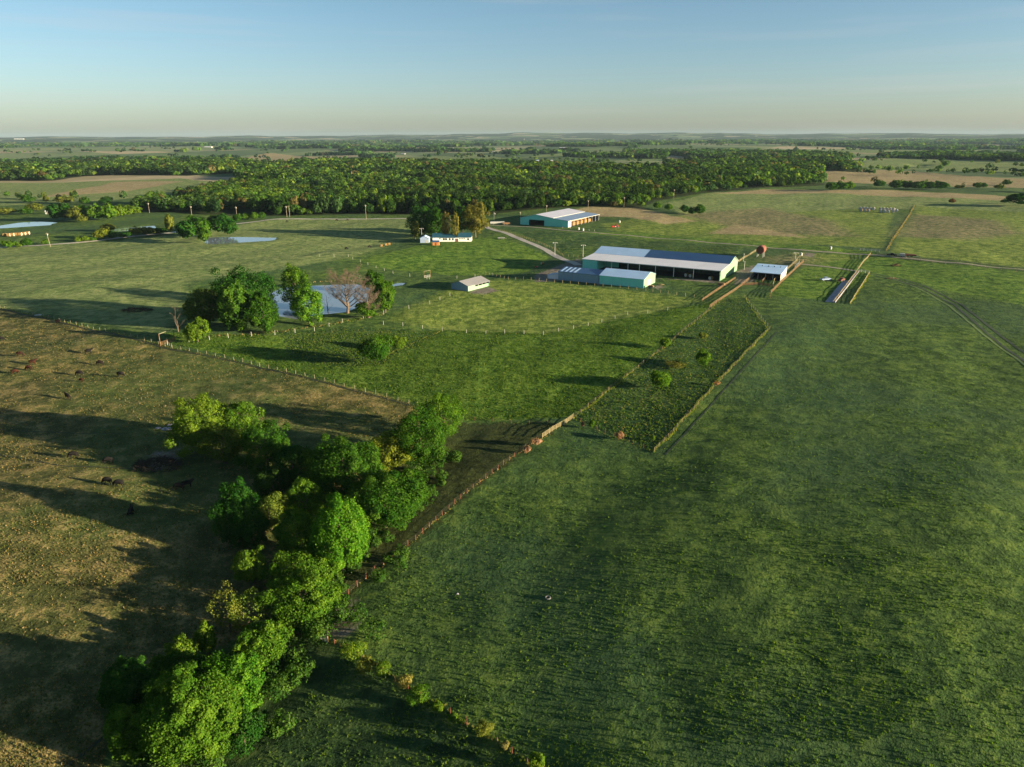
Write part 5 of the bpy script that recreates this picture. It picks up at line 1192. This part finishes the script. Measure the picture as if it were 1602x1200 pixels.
# ------------------------------------------------------------ cattle
def cow_mesh(grazing, calf=False, lying=False):
    V = []; E = []; Rd = []
    def add(p, r_, par=None):
        V.append(p); Rd.append(r_); k = len(V) - 1
        if par is not None: E.append((par, k))
        return k
    zb = .62 if lying else 1.0
    pel = add((-.78, 0, zb + .03), .29); mid = add((-.25, 0, zb - .06), .37, pel); ch = add((.35, 0, zb - .03), .36, mid); sh = add((.68, 0, zb + .05), .29, ch)
    if grazing: nk = add((.98, 0, zb - .12), .19, sh); hd = add((1.22, 0, zb - .50), .145, nk); mz = add((1.38, 0, zb - .78), .09, hd)
    else: nk = add((.98, 0, zb + .22), .18, sh); hd = add((1.22, 0, zb + .36), .145, nk); mz = add((1.50, 0, zb + .22), .09, hd)
    for s_ in (-1, 1):
        e0 = add((hd and V[hd][0] - .02, s_ * .2, V[hd][2] + .09), .045, hd)
        if lying:
            h1 = add((-.72, s_ * .34, .30), .16, pel); h2 = add((-.25, s_ * .50, .12), .075, h1); add((-.55, s_ * .55, .07), .05, h2)
            f1 = add((.62, s_ * .28, .30), .12, sh); f2 = add((.95, s_ * .32, .10), .07, f1); add((.62, s_ * .36, .06), .05, f2)
        else:
            h1 = add((-.80, s_ * .20, .72), .165, pel); h2 = add((-.62, s_ * .21, .55), .09, h1); h3 = add((-.88, s_ * .20, .36), .062, h2); h4 = add((-.84, s_ * .20, .10), .05, h3); add((-.80, s_ * .20, .03), .06, h4)
            f1 = add((.62, s_ * .19, .68), .13, sh); f2 = add((.64, s_ * .18, .36), .07, f1); f3 = add((.63, s_ * .18, .10), .05, f2); add((.66, s_ * .18, .03), .06, f3)
    t1 = add((-1.08, 0, zb + .08), .045, pel); t2 = add((-1.14, 0, zb - .3), .025, t1); add((-1.13, 0, max(.15, zb - .6)), .045, t2)
    me = bpy.data.meshes.new('cow'); me.from_pydata(V, E, []); o = bpy.data.objects.new('tmp', me); C.objects.link(o)
    m = o.modifiers.new('s', 'SKIN'); me.skin_vertices[0].data[0].use_root = True
    for k, r_ in enumerate(Rd): me.skin_vertices[0].data[k].radius = (r_, r_ * (1.15 if k in (1, 2) else 1.0))
    m.use_smooth_shade = True; o.modifiers.new('b', 'SUBSURF').levels = 1
    dg = bpy.context.evaluated_depsgraph_get(); dg.update(); out = bpy.data.meshes.new_from_object(o.evaluated_get(dg)); bpy.data.objects.remove(o)
    out.name = 'cow'; out.materials.clear(); out.materials.append(HIDE); return out
CM = [cow_mesh(True), cow_mesh(False), cow_mesh(False, lying=True)]
BLACK = (.012, .011, .011); RED = (.050, .019, .011); BRN = (.018, .011, .009)
def cow(px, py, kind, rz, col, lab, s=1.0, cat='cow'):
    p = G3(px, py); o = link('calf' if cat == 'calf' else 'cow', CM[kind], None, col); o.location = (p.x, p.y, p.z - .02); o.rotation_euler = (0, 0, rz); o.scale = (s * .80, s * .95, s * 1.12); tag(o, lab, cat, 'cattle grazing in the pasture')
for q in [(2,534,0,.3,BLACK,'black cow at the left edge of the view, highest of the herd'),(32,558,0,0.1,RED,'red-brown cow grazing farthest left above the red trio'),(52,571,1,.2,RED,'red-brown cow at the right of the red trio'),
          (46,580,0,3.0,RED,'red-brown cow in the middle of the red trio'),(24,586,0,.2,RED,'red-brown cow lowest and farthest left in the red trio'),(139,554,1,.35,BLACK,'black cow with raised head in the sunlit weeds'),
          (157,572,0,3.1,BRN,'dark brown cow below the black cow with raised head'),(125,588,0,3.1,BLACK,'black cow just above the small red calf'),(189,590,0,-.1,BLACK,'black cow grazing farthest right in the sunlit band'),
          (107,625,1,2.6,BRN,'dark cow alone at the edge of the long shadow'),(91,505,2,0,BRN,'dark cow resting beside the long pasture fence'),
          (116,717,0,3.3,BLACK,'black cow in shade above the cattle path'),(170,726,0,3.3,BLACK,'black cow touching the cattle path near the brush heap'),(169,758,0,3.0,BLACK,'black cow at the left of the shaded pair'),
          (187,762,0,3.1,BLACK,'black cow at the right of the shaded pair'),(281,767,0,3.2,BLACK,'black cow nearest the creek trees, left of two together'),(294,763,1,.2,BLACK,'black cow nearest the creek trees, right of two together'),(205,804,2,1.8,BLACK,'black cow lying lowest in the dark pasture')]:
    cow(*q, s=1.28)
cow(128,597,0,3.0,RED,'small red calf below a black cow',.85,'calf')
for q in [(449,348,BLACK,'tiny black cow in the far meadow near the double pole'),(527,346,BRN,'tiny brown cow in the far meadow right of the double pole'),(544,346,BRN,'tiny brown cow in the far meadow by the single pole'),(542,391,BLACK,'black cow alone in the meadow left of the bales'),(578,388,BLACK,'dark cow beside the three bales')]:
    cow(q[0], q[1], 0, .5, q[2], q[3], 1.25)
